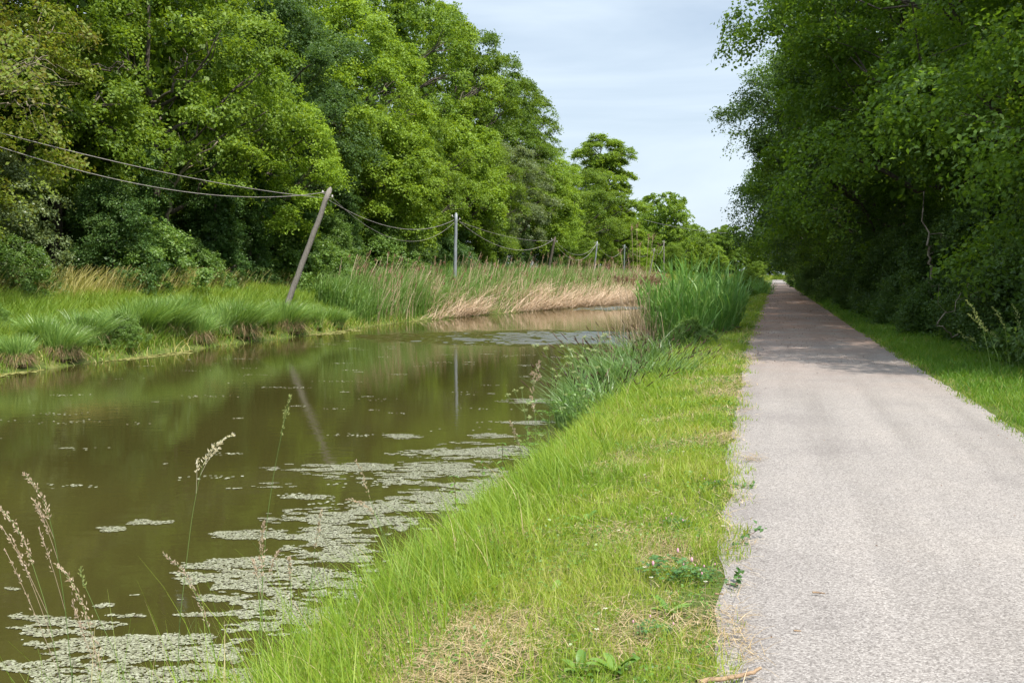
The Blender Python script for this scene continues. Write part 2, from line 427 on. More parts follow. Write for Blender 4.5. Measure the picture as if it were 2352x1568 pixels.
# ------------------------------------------------------------------ terrain, path, water
us = np.concatenate([np.arange(-60, 0, 3), np.arange(0, 40, .3), np.arange(40, 130, .8), np.arange(130, 330, 3), np.arange(330, 1300, 25)])
vs = np.concatenate([np.arange(-700, -60, 30), np.arange(-60, -26, 2), np.arange(-26, -15, .3), np.arange(-15, -4.4, 1.0),
                     np.arange(-4.4, -.2, .12), np.arange(-.2, 2.5, .4), np.arange(2.5, 8, .25), np.arange(8, 30, 2), np.arange(30, 700, 30)])
UU, VV = np.meshgrid(us, vs, indexing='ij')
X, Y = uv2xy(UU, VV)
Z = ground_z(UU, VV)
nv = len(vs)
i = np.arange(len(us) - 1)[:, None] * nv; j = np.arange(nv - 1)[None]
Q = np.stack([i + j, i + nv + j, i + nv + j + 1, i + j + 1], -1).reshape(-1, 4)[:, ::-1]
o = mesh_obj('ground', np.stack([X, Y, Z], -1).reshape(-1, 3), Q, M['soil'], smooth=True)
tag(o, 'earth banks and level ground on both sides of the canal', kind='structure')

ups = np.concatenate([np.arange(-40, 3, 2), np.arange(3, 60, .25), np.arange(60, 298, 3)])
pl = path_left(ups) + .16 * (fbm(ups * 1.1, ups * 0, 4) - .5) + .07 * (vnoise(ups * 3.7, ups * 0, 6) - .5)
pr = path_right(ups) + .10 * (fbm(ups * 1.1, ups * 0 + 9, 4) - .5) + .05 * (vnoise(ups * 4, ups * 0 + 7, 6) - .5)
fr = np.linspace(0, 1, 9)
pv = pl[:, None] * (1 - fr) + pr[:, None] * fr
px_, py_ = uv2xy(np.repeat(ups[:, None], 9, 1), pv)
pz = .004 + .018 * (1 - (2 * fr - 1) ** 2)[None] + np.zeros_like(px_)
i = np.arange(len(ups) - 1)[:, None] * 9; j = np.arange(8)[None]
Q = np.stack([i + j, i + 9 + j, i + 10 + j, i + j + 1], -1).reshape(-1, 4)[:, ::-1]
o = mesh_obj('path', np.stack([px_, py_, pz], -1).reshape(-1, 3), Q, M['path'], smooth=True)
tag(o, 'pale stone chip towpath running straight beside the canal', kind='structure')

wu = np.concatenate([[-60., 0, 20], np.arange(28, 46, .05), np.arange(46, 58, 2.), np.arange(58, 82, .09), [90., 150, 330]])
wv = np.concatenate([[-21., -18.5], np.arange(-17, -3.4, .05), [-1.6]])
WU, WV = np.meshgrid(wu, wv, indexing='ij'); WX, WY = uv2xy(WU, WV); WH = np.zeros_like(WX)
rw = np.random.default_rng(77); big = np.zeros_like(WX)
gust = .55 + .9 * vnoise(WX * .8, WY * .55, 78)
for (cx, cy, rx, ry, amp, wl) in [(1.3, 36.8, 7.6, 5.2, 1.0, 1.0), (4.5, 31.5, 2.6, 2.4, .5, 1.0), (6.0, 68.5, 4.2, 6.0, 1.0, 1.7)]:
    d = np.sqrt(((WX - cx) / rx) ** 2 + ((WY - cy) / ry) ** 2) + .7 * (fbm(WX * .5, WY * .35, 79) - .5)
    m_ = np.clip((1.0 - d) / .55, 0, 1); m_ = m_ * m_ * (3 - 2 * m_)
    W_ = np.zeros_like(WX)
    for q in range(26):
        lam = wl * rw.uniform(.20, .60); th = rw.normal(PI / 2 + .1, .45); k_ = 2 * PI / lam
        W_ += lam * .0072 * np.sin(k_ * (WX * math.cos(th) + WY * math.sin(th)) + rw.uniform(0, 6.28))
    WH += W_ * m_ * amp * gust
WH[:3] = 0; WH[-3:] = 0
nvw = len(wv); i_ = np.arange(len(wu) - 1)[:, None] * nvw; j_ = np.arange(nvw - 1)[None]
Qw = np.stack([i_ + j_, i_ + nvw + j_, i_ + nvw + j_ + 1, i_ + j_ + 1], -1).reshape(-1, 4)[:, ::-1]
o = mesh_obj('water', np.stack([WX, WY, WATER_Z + WH], -1).reshape(-1, 3), Qw, M['water'], smooth=True)
tag(o, 'still olive brown canal water with reflections', kind='structure')


# ------------------------------------------------------------------ trees and shrubs
def prof_round(t):   # crown radius over height fraction
    return np.sqrt(np.clip(1 - (2 * t - .95) ** 2 / 1.15, 0.02, 1))


def prof_shrub(t):
    return np.clip(1 - t ** 2.2, .05, 1) ** .6


def prof_column(t):
    return np.clip(1 - t ** 5, .08, 1) * (.8 + .2 * np.sin(t * 9))


def tree_parts(root, H, R, base, nl, ns, nleaf, leaf, mat, prof=prof_round, bark='bark', seed=1, lobe=(.24, .38), trunk_r=.2,
               flat=.8, core=1500, limbs=12, squash=(1, 1), inner=.25, spray=(.30, .60), droop=0.0, trunk_name='trunk', crown_name='crown', aspect=.62):
    r = np.random.default_rng(seed)
    ch = H - base
    t = (np.arange(nl) + r.uniform(0, 1, nl)) / nl
    t = np.clip(t ** .85, .02, 1)
    ang = np.arange(nl) * 2.39996 + r.uniform(-.5, .5, nl)
    pr_ = prof(t) * R
    rad = pr_ * np.where(r.uniform(size=nl) < inner, r.uniform(.2, .6, nl), r.uniform(.68, .98, nl))
    rl = r.uniform(lobe[0], lobe[1], nl) * R * np.clip(.55 + .6 * prof(t), .5, 1)
    C = np.stack([np.cos(ang) * rad * squash[0], np.sin(ang) * rad * squash[1], base + t * ch * .97 - rl * .3], -1)
    C[:, 2] = np.maximum(C[:, 2], rl * .45)
    out = nrm(np.stack([np.cos(ang), np.sin(ang), (t - .35) * 1.6], -1))
    # sprays
    d = nrm(r.normal(size=(nl, ns, 3)))
    flip = (d * out[:, None]).sum(-1) < -.35
    d = np.where(flip[..., None], -d, d)
    dn = d[..., 2] < -.55
    d[..., 2] = np.where(dn, -d[..., 2] * .5, d[..., 2]); d = nrm(d)
    nsub = 7      # each bough carries several smaller clumps with gaps between them
    sd = nrm(r.normal(size=(nl, nsub, 3)) + .55 * out[:, None] + np.array([0, 0, .25]))
    sc_ = C[:, None] + sd * rl[:, None, None] * r.uniform(.45, 1.12, (nl, nsub, 1)) * np.array([1, 1, flat])
    sc_[..., 2] -= (sd[..., 0] * np.cos(ang)[:, None] + sd[..., 1] * np.sin(ang)[:, None]) * rl[:, None] * .28
    pick = r.integers(0, nsub, (nl, ns))
    srad = r.uniform(.24, .52, (nl, nsub)) * rl[:, None]
    sp = np.take_along_axis(sc_, pick[..., None].repeat(3, -1), 1) + d * (np.take_along_axis(srad, pick, 1) * r.uniform(.55, 1.15, (nl, ns)))[..., None] * np.array([1, 1, .75])
    sp[..., 2] = np.maximum(sp[..., 2], .05)
    sn = nrm(d * .65 + np.array([0, 0, .65]) + r.normal(size=d.shape) * .3)
    rs = r.uniform(spray[0], spray[1], (nl, ns))
    svar = np.take_along_axis(r.uniform(0, 1, (nl, nsub)), pick, 1) * .6 + r.uniform(0, .4, (nl, ns)); lvar = r.uniform(0, 1, (nl, 1))
    # leaves of each spray
    S = sp.reshape(-1, 1, 3); SN = sn.reshape(-1, 1, 3); RS = rs.reshape(-1, 1, 1)
    off = np.clip(r.normal(size=(nl * ns, nleaf, 3)) * .55, -1.05, 1.05)
    off = off - (off * SN).sum(-1, keepdims=True) * SN * .72
    P = S + off * RS
    if droop:
        P[..., 2] -= droop * (np.linalg.norm(off, axis=-1) ** 1.5) * RS[..., 0]
    N = SN + r.normal(size=P.shape) * .55
    var = .50 * r.uniform(0, 1, P.shape[:2]) + .32 * svar.reshape(-1, 1) + .18 * np.repeat(lvar, ns, 1).reshape(-1, 1)
    L = leaf * r.uniform(.7, 1.3, P.shape[:2])
    P = P.reshape(-1, 3); P[:, 2] = np.maximum(P[:, 2], .03)
    acc = Acc()
    V, Qd = leaves(P, N.reshape(-1, 3), L.ravel(), L.ravel() * aspect, r)
    acc.add(V, Qd, var.ravel())
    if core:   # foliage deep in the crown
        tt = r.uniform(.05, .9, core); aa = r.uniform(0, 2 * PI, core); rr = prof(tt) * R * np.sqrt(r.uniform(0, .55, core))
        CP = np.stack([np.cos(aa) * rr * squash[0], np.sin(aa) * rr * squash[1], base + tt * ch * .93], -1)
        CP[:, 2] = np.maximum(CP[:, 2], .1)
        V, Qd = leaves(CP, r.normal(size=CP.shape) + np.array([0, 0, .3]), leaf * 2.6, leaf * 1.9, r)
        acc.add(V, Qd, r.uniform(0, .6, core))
    # trunk and limbs
    tk = Acc()
    nseg = 9
    zt = np.linspace(0, base + ch * .72, nseg)
    wob = np.cumsum(r.normal(size=(nseg, 2)) * .05 * R, 0) * np.linspace(0, 1, nseg)[:, None] * .6
    TP = np.stack([wob[:, 0], wob[:, 1], zt], -1)
    TR = np.linspace(trunk_r, trunk_r * .25, nseg); TR[0] *= 1.35
    tk.add(*tube(TP, TR, 8))
    order = np.argsort(-rad)[:limbs]
    for q in order:
        c = C[q]
        zs = np.clip(c[2] - rad[q] * r.uniform(.35, .8), base * .55, zt[-1] * .96)
        f = zs / zt[-1] * (nseg - 1); k = int(min(f, nseg - 2)); s0 = TP[k] + (TP[k + 1] - TP[k]) * (f - k)
        tp = np.linspace(0, 1, 7)[:, None]
        mid = (s0 + c) / 2 + np.array([0, 0, -.10 * rad[q]]) + r.normal(size=3) * .06 * R
        LP = (1 - tp) ** 2 * s0 + 2 * tp * (1 - tp) * mid + tp ** 2 * c
        LP[1:-1] += r.normal(size=(5, 3)) * .025 * R
        r0 = trunk_r * r.uniform(.32, .50)
        tk.add(*tube(LP, np.linspace(r0, r0 * .25, 7), 5))
        for w in range(3):
            e = sp[q, r.integers(ns)]
            b0 = LP[3 + w]
            BP = np.stack([b0 + (e - b0) * s + r.normal(size=3) * .05 * R * (0 < s < 1) for s in np.linspace(0, 1, 4)])
            tk.add(*tube(BP, np.linspace(r0 * .35, r0 * .1, 4), 4))
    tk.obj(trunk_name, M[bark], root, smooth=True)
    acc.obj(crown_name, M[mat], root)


def place_uv(u, v, dz=-.05):
    x, y = uv2xy(u, v)
    return (float(x), float(y), float(ground_z(u, v)) + dz)


protos = {}


def tree(key, name, label, cat, u, v, rz=0, scale=1.0, group=None, mat=None, **kw):
    """Builds the tree of that key the first time, afterwards copies it with its parts."""
    loc = place_uv(u, v)
    if key not in protos:
        root = thing(name, label, cat, loc, rz, group)
        tree_parts(root, **kw, mat=mat)
        root.scale = (scale,) * 3 if isinstance(scale, (int, float)) else scale
        protos[key] = root
        return root
    src = protos[key]
    ms = None
    if mat:
        cn = [c.name.split('.')[0] for c in src.children if c.name.startswith(('crown', 'foliage'))][0]
        ms = {cn: M[mat]}
    r = dup(src, label, loc, rz, scale, group, ms)
    r.name = name
    return r


LG = 'trees along the far bank of the canal'
TG = 'tall trees behind the far bank'
RG = 'trees overhanging the towpath'
FG = 'distant trees at the canal bend'
SG = 'undergrowth below the far bank trees'
HG = 'hedge shrubs beside the towpath'

# --- front row on the far bank
broad = dict(nl=46, ns=46, nleaf=30, leaf=.145, core=900, lobe=(.20, .40), flat=.55)
tree('fa', 'field_maple', 'yellow-brown tinged tree with pale twigs cut by the left frame edge', 'tree', 23.0, -24.0, .3, 1.0, LG, mat='rust',
     H=13.5, R=4.5, base=2.6, seed=11, trunk_r=.22, bark='paleb', **{**broad, 'nl': 40, 'leaf': .125, 'nleaf': 34})
tree('fb', 'oak_tree', 'green oak with dark crooked limbs above the upper wire, second tree from left edge', 'tree', 29.5, -26.3, 1.1, 1.0, LG, mat='mid',
     H=16, R=5.2, base=4.6, seed=12, trunk_r=.30, limbs=18, **broad)
tree('fc', 'ash_tree', 'fresh green tree above the bare leaning trunk, left of the wooden pole', 'tree', 37.5, -25.5, 2.0, 1.0, LG, mat='mid',
     H=15, R=5.0, base=4.2, seed=13, trunk_r=.24, **{**broad, 'leaf': .15, 'nleaf': 34})
tree('fd', 'dark_tree', 'blue-green dense tree directly above the top of the leaning wooden pole', 'tree', 49, -25.9, .6, 1.0, LG, mat='dark',
     H=15.5, R=4.9, base=4.8, seed=14, trunk_r=.26, **{**broad, 'leaf': .13, 'nleaf': 40})
tree('fe', 'acacia_tree', 'tall feathery lime green tree, brightest crown between the dark tree and the skyline oaks', 'tree', 57, -26.1, 0, 1.0, LG, mat='lime',
     H=17.5, R=4.9, base=4.8, seed=15, trunk_r=.22, **{**broad, 'flat': .65, 'leaf': .16, 'nleaf': 32})
tree('ff', 'hornbeam_tree', 'yellow-green tree with a low spray drooping beside the first wire span', 'tree', 57.5, -23.1, 2.2, (.72, .72, .72), LG, mat='lime',
     H=14, R=5.0, base=4.4, seed=16, trunk_r=.2, droop=.5, **{**broad, 'flat': .45, 'leaf': .19})
tree('fc', 'young_tree', 'small yellowish tree hanging low over the two wires left of the wooden pole', 'tree', 43, -23.9, 4.1, .70, LG, mat='lime')
tree('fb', 'oak_tree', 'mid-green oak whose lower boughs shade the wall of ivy behind the grey metal pole', 'tree', 66, -24.9, 3.3, .82, LG, mat='mid')
tree('ff', 'hornbeam_tree', 'broad yellow-green tree above the top of the grey metal pole', 'tree', 74, -24.7, 4.4, .92, LG, mat='lime')
tree('fa', 'field_maple', 'olive tree with loose twigs between the grey pole and the willow', 'tree', 81, -24.1, 1.9, .88, LG, mat='mid')
tree('fe', 'willow_tree', 'pale silvery willow in the middle of the far bank wall of trees', 'tree', 88, -23.9, 2.9, (.80, .80, .72), LG, mat='silver')
tree('fd', 'dark_tree', 'darker green round tree just behind and above the silvery willow', 'tree', 96, -26.9, 2.4, 1.05, LG, mat='oak')
tree('ff', 'hornbeam_tree', 'light green tree over the second leaning wooden pole', 'tree', 97, -23.7, .9, .86, LG, mat='mid')
tree('fc', 'ash_tree', 'yellow-green tree at the far end of the wall, arching over the gap of sky', 'tree', 106.5, -24.7, 5.2, .93, LG, mat='lime')
# --- tall row behind
tall = dict(nl=50, ns=44, nleaf=27, leaf=.18, core=700, lobe=(.18, .38), flat=.6)
tree('ta', 'tall_oak', 'tall oak beyond the lime green crown, with small sky holes in its top', 'tree', 61, -31, 0, 1.0, TG, mat='oak',
     H=22, R=5.2, base=7, seed=21, trunk_r=.36, limbs=18, inner=.12, **tall)
tree('tb', 'tall_oak', 'tall oak with the rounded head highest on the open skyline', 'tree', 72.5, -29.2, 1.2, 1.10, TG, mat='oak',
     H=22.5, R=5.0, base=7, seed=22, trunk_r=.34, limbs=18, inner=.12, **tall)
for (k, u, v, rz, sc, m, lab) in [
        ('ta', 20, -30, 1, .95, 'oak', 'tall tree filling the top left corner behind the yellow-brown one'),
        ('tb', 29, -32, 2, 1, 'oak', 'tall green tree behind the oak with crooked dark limbs'),
        ('ta', 38, -31, 3, 1, 'mid', 'tall green tree behind the bare leaning trunk'),
        ('tb', 46, -31.5, 4, 1, 'mid', 'tall green tree behind the blue-green dense tree'),
        ('ta', 54, -32, 5, 1.0, 'oak', 'tall tree at the top edge behind the lime green crown'),
        ('ta', 81.5, -29.0, 2.2, 1.10, 'mid', 'tall oak one step down the skyline from the highest rounded head'),
        ('tb', 90, -28.8, 5.1, 1.08, 'oak', 'tall oak with ragged top halfway down the sloping skyline'),
        ('ta', 98.5, -28.4, 4.2, 1.04, 'oak', 'tall oak with feathery sprigs low on the sloping skyline'),
        ('tb', 107, -27.6, .4, .97, 'mid', 'last tall oak, its steep edge against the open sky')]:
    tree(k, 'tall_oak', lab, 'tree', u, v, rz, sc, TG, mat=m)

# --- low crowned trees deeper in the wood
for q, u in enumerate([16, 23, 30, 37, 44, 51, 58, 65, 72, 79, 86, 93, 100]):
    tree('fl', 'wood_tree', 'low crowned tree deep in the far bank wood behind the tall row', 'tree', u, -36 - (q % 2), q * 1.7, 1.0 + .1 * (q % 3), 'trees deep in the far bank wood', mat='oak',
         H=13, R=5.5, base=.6, seed=35, nl=40, ns=36, nleaf=22, leaf=.24, trunk_r=.25, core=2600)

# --- beyond the end of the wall
def prof_tier(t):
    return np.clip(1.05 - .55 * t, .2, 1) * (.72 + .28 * np.sin(t * 30))
tree('cy', 'swamp_cypress', 'tall cypress with separate tufted tiers standing alone against the sky', 'tree', 143, -23.8, .5, (1.2, 1.2, .94), FG, mat='lime',
     H=22, R=6.2, base=3, seed=31, trunk_r=.38, nl=60, ns=46, nleaf=26, leaf=.30, core=900, prof=prof_tier, flat=.42, lobe=(.20, .30), limbs=44, inner=.05, aspect=.35, spray=(.35, .6))
for (k, u, v, rz, sc, m, lab) in [
        ('fc', 130, -25, 1.0, (1.1, 1.1, 1.0), 'mid', 'light green tree at the foot of the tall cypress, right of the sky gap'),
        ('fb', 158, -25.5, 2, .78, 'mid', 'brownish-green rounded tree right of the cypress foot'),
        ('fe', 170, -25, 3, (.62, .62, .68), 'lime', 'narrow vivid yellow-green tree beyond the row of poles')]:
    tree(k, {'f': 'round_tree', 't': 'tall_tree'}[k[0]], lab, 'tree', u, v, rz, sc, FG, mat=m)
far = dict(H=16, R=7.0, base=.8, nl=46, ns=44, nleaf=24, leaf=.30, core=2000, seed=36, trunk_r=.35)
for (u, v, rz, sc, m, lab) in [
        (222, -23.5, 1, (1.05, 1.05, 1.15), 'mid', 'large rounded grey-green tree in the gap between both woods'),
        (238, -19.5, 2, (.9, .9, .78), 'mid', 'lower green tree sloping down right of the large rounded one'),
        (252, -16.5, 4, (.8, .8, .58), 'mid', 'pale green tree at the water end, lowest of the far row'),
        (318, -14, 3, (1.0, 1.0, 1.0), 'oak', 'dark distant round tree beside the overhanging towpath foliage'),
        (330, -3, 3, (1.0, 1.0, .75), 'mid', 'distant low tree at the end of the towpath'),
        (316, 14, 5, .7, 'mid', 'distant light green tree closing the end of the tunnel'),
        (195, -27, 2.2, (.8, .8, .6), 'mid', 'rounded bushy tree left of the large grey-green one')]:
    tree('fr', 'round_tree', lab, 'tree', u, v, rz, sc, FG, mat=m, **far)
for q, (u, v, sc) in enumerate([(345, -30, .9), (360, -18, 1), (375, -5, .9), (260, -34, 1.0), (285, -40, 1.0), (180, -36, .9), (200, -38, .9), (340, 8, .8), (360, 22, .9)]):
    tree('fr', 'round_tree', 'hazy green tree in the farthest row behind the canal bend', 'tree', u, v, q * 1.3, sc, 'trees in the farthest row', mat='oak')

# --- trees on the right of the towpath
near = dict(nl=54, ns=92, nleaf=30, leaf=.115, core=2600, lobe=(.22, .40), flat=.45)
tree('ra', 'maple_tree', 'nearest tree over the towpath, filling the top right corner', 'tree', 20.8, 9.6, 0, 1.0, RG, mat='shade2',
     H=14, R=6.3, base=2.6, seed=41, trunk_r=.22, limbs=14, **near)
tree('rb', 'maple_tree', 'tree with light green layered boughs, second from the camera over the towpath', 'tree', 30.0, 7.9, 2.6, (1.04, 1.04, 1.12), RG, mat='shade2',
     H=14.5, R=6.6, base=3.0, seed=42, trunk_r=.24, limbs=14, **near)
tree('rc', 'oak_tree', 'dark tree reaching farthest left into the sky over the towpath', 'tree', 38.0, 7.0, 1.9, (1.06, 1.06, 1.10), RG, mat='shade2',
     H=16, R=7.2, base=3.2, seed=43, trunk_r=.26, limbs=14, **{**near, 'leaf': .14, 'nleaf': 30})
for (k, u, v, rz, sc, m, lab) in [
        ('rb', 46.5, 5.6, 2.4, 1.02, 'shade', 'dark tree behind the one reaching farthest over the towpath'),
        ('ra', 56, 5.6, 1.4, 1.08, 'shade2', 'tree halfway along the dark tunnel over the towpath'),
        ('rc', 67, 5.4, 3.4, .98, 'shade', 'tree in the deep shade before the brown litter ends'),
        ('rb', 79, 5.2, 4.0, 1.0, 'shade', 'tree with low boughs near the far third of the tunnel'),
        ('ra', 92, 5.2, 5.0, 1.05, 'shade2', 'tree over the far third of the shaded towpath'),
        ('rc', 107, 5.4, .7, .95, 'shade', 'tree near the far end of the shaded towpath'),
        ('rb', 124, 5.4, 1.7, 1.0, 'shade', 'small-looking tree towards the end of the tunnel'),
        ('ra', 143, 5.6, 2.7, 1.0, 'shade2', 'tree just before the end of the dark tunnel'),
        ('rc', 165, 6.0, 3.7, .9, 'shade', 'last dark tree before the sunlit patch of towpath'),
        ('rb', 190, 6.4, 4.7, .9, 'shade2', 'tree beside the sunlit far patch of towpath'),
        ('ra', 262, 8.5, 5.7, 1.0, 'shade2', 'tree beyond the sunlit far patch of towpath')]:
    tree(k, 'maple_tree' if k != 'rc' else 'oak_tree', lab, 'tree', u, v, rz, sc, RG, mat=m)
for q, (u, v) in enumerate([(23, 21), (33, 20), (43, 20), (54, 19), (66, 19), (80, 19), (96, 19), (114, 19), (134, 19), (156, 19)]):
    tree('rc' if q % 2 else 'rb', 'maple_tree', 'tree hidden deep in the dark wood behind the towpath trees', 'tree', u, v, q * 1.9, 1.0, 'trees deep in the wood', mat='shade')

# --- shrubs under the far bank trees
sh = dict(prof=prof_shrub, base=.15, flat=.9, limbs=6, core=500, trunk_name='stem', crown_name='foliage', spray=(.16, .34))
tree('sa', 'silver_shrub', 'grey-green bush with silvery leaves, largest at the left under the lower wire', 'shrub', 27.2, -24.1, 0, 1.0, SG, mat='silver',
     H=4.6, R=1.9, seed=51, nl=30, ns=48, nleaf=22, leaf=.085, trunk_r=.05, lobe=(.24, .46), **{**sh, 'prof': prof_column, 'inner': .05})
tree('sb', 'bramble_shrub', 'leafy bramble bush low at the left frame edge behind the straw grass', 'shrub', 22.0, -23.9, 0, 1.0, SG, mat='bramble',
     H=2.7, R=2.2, seed=52, nl=22, ns=40, nleaf=22, leaf=.10, trunk_r=.04, lobe=(.26, .42), **sh)
tree('sc', 'ivy_column', 'ivy wrapped trunk at the dark recess left of the wooden pole', 'ivy', 38.5, -23.3, 0, 1.0, SG, mat='ivy',
     H=6.0, R=1.25, seed=53, nl=34, ns=40, nleaf=20, leaf=.09, trunk_r=.14, lobe=(.34, .55), **{**sh, 'prof': prof_column})
for (k, nm, u, v, rz, sc, m, lab) in [
        ('sa', 'silver_shrub', 31.5, -23.3, 2, .92, 'ivy', 'dull green shrub right beside the silvery bush'),
        ('sb', 'bramble_shrub', 26.0, -23.3, 2.2, .72, 'bramble', 'low bramble in front of the silvery bush'),
        ('sb', 'bramble_shrub', 33.2, -23.5, 4.2, 1.05, 'bramble', 'bright leafy bramble catching sun, left of the dark recess'),
        ('sb', 'bramble_shrub', 36.5, -23.3, 1.2, .75, 'bramble', 'low bramble sprawling at the foot of the dark recess'),
        ('sc', 'ivy_column', 35.2, -24.3, 1, .95, 'ivy', 'ivy column behind the bright leafy bramble'),
        ('sc', 'ivy_column', 42, -23.7, 2, 1.05, 'ivy', 'dark ivy column behind the foot of the leaning pole'),
        ('sa', 'hazel_shrub', 40.5, -24.5, 3, 1.0, 'dark', 'dark shrub deep in the recess left of the pole'),
        ('sb', 'bramble_shrub', 45.5, -22.9, 5, 1.15, 'bramble', 'sunlit bramble right of the leaning wooden pole'),
        ('sc', 'ivy_column', 47, -24.1, 3.3, 1.1, 'ivy', 'ivy column standing under the blue-green dense tree'),
        ('sa', 'hazel_shrub', 50.5, -23.7, 4, .92, 'bramble', 'yellowish green shrub between the leaning pole and the grey pole'),
        ('sc', 'ivy_column', 53, -23.9, 4.4, 1.0, 'ivy', 'ivy column left of the middle under the first wire sag'),
        ('sb', 'bramble_shrub', 55.5, -22.7, .4, 1.25, 'bramble', 'leafy shrub below the lowest point of the slack wire'),
        ('sc', 'ivy_column', 58.5, -23.9, 5.4, 1.0, 'ivy', 'ivy column close left of the grey metal pole'),
        ('sa', 'hazel_shrub', 62.5, -23.3, 1, .98, 'bramble', 'light green shrub around the grey metal pole'),
        ('sc', 'ivy_column', 66, -24.1, .4, 1.0, 'ivy', 'first dark ivy trunk right of the grey metal pole'),
        ('sb', 'bramble_shrub', 69, -22.9, 1, 1.15, 'ivy', 'dark shrub behind the reed plumes right of the grey pole'),
        ('sc', 'ivy_column', 73, -23.5, 1.4, 1.0, 'ivy', 'ivy trunk in the shade midway between second and third poles'),
        ('sa', 'hazel_shrub', 77.5, -23.3, 2, 1.0, 'mid', 'bright ivy shrub left of the second leaning pole'),
        ('sc', 'ivy_column', 82, -23.3, 2.4, 1.0, 'ivy', 'ivy trunk left next to the second leaning pole'),
        ('sa', 'hazel_shrub', 87, -23.3, 3, 1.0, 'ivy', 'shrub behind the second leaning pole'),
        ('sc', 'ivy_column', 92, -23.3, 3.4, 1.0, 'ivy', 'dark ivy trunk right of the second leaning pole'),
        ('sa', 'hazel_shrub', 98, -23.3, 5, 1.0, 'ivy', 'shrub at the left side of the sky gap'),
        ('sc', 'ivy_column', 105, -23.5, 4.4, 1.05, 'ivy', 'ivy clad trunk edging the sky gap'),
        ('sa', 'hazel_shrub', 120, -22.1, 6, 1.1, 'mid', 'bright shrub at the right side of the sky gap'),
        ('sa', 'hazel_shrub', 135, -22.1, 1, 1.2, 'mid', 'shrub under the cypress behind the fourth pole'),
        ('sa', 'hazel_shrub', 150, -22, 2, 1.1, 'lime', 'pale shrub behind the fifth pole'),
        ('sa', 'hazel_shrub', 163, -21, 3, 1.2, 'lime', 'pale shrub behind the last leaning pole'),
        ('sa', 'hazel_shrub', 205, -20, 4, 1.6, 'mid', 'far shrub at the foot of the large rounded tree'),
        ('sa', 'hazel_shrub', 262, -17, 5, 1.7, 'mid', 'far shrub at the end of the visible water'),
        ('sa', 'hazel_shrub', 300, 3.5, 5, 1.5, 'lime', 'sunlit shrub closing the end of the towpath'),
        ('sa', 'hazel_shrub', 296, -4, 2, 1.3, 'mid', 'far shrub left of the towpath end')]:
    tree(k, nm, lab, 'ivy' if nm == 'ivy_column' else 'shrub', u, v, rz, sc, SG, mat=m)

# --- hedge shrubs on the right
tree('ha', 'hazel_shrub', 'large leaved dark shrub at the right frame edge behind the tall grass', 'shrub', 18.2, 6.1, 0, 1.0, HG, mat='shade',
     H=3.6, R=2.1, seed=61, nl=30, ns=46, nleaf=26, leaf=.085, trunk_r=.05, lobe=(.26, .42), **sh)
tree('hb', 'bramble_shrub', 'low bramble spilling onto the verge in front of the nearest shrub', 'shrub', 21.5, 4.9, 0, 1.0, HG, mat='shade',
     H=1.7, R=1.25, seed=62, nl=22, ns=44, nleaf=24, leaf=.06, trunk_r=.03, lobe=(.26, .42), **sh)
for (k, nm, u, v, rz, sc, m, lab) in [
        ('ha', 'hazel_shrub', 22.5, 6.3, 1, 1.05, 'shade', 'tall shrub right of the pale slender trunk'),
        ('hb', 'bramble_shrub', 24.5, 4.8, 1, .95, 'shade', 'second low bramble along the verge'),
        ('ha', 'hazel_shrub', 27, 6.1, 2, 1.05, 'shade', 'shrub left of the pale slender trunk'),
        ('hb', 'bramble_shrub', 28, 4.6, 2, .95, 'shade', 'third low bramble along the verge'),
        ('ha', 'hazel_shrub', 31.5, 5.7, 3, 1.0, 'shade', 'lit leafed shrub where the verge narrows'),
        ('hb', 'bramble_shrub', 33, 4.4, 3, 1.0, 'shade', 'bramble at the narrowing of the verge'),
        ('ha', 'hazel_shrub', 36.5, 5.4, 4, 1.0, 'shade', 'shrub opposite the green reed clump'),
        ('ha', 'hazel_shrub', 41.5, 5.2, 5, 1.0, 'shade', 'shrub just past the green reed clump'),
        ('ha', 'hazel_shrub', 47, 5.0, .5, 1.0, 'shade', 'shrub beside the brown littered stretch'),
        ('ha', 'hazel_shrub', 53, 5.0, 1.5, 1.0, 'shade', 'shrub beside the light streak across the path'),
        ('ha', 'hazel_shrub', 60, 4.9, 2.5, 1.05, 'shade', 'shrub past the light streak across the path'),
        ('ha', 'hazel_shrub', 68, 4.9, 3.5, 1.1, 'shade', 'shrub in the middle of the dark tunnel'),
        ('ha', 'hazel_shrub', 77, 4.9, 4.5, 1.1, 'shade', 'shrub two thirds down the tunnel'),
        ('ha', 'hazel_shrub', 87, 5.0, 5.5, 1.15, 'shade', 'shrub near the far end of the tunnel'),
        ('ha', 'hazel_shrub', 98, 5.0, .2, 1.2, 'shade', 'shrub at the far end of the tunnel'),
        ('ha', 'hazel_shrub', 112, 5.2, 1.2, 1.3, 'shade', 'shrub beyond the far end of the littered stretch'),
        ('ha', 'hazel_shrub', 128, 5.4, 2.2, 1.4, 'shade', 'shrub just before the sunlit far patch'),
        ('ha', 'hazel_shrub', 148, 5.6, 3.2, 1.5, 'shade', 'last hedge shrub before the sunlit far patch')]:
    tree(k, nm, lab, 'shrub', u, v, rz, sc, HG, mat=m)


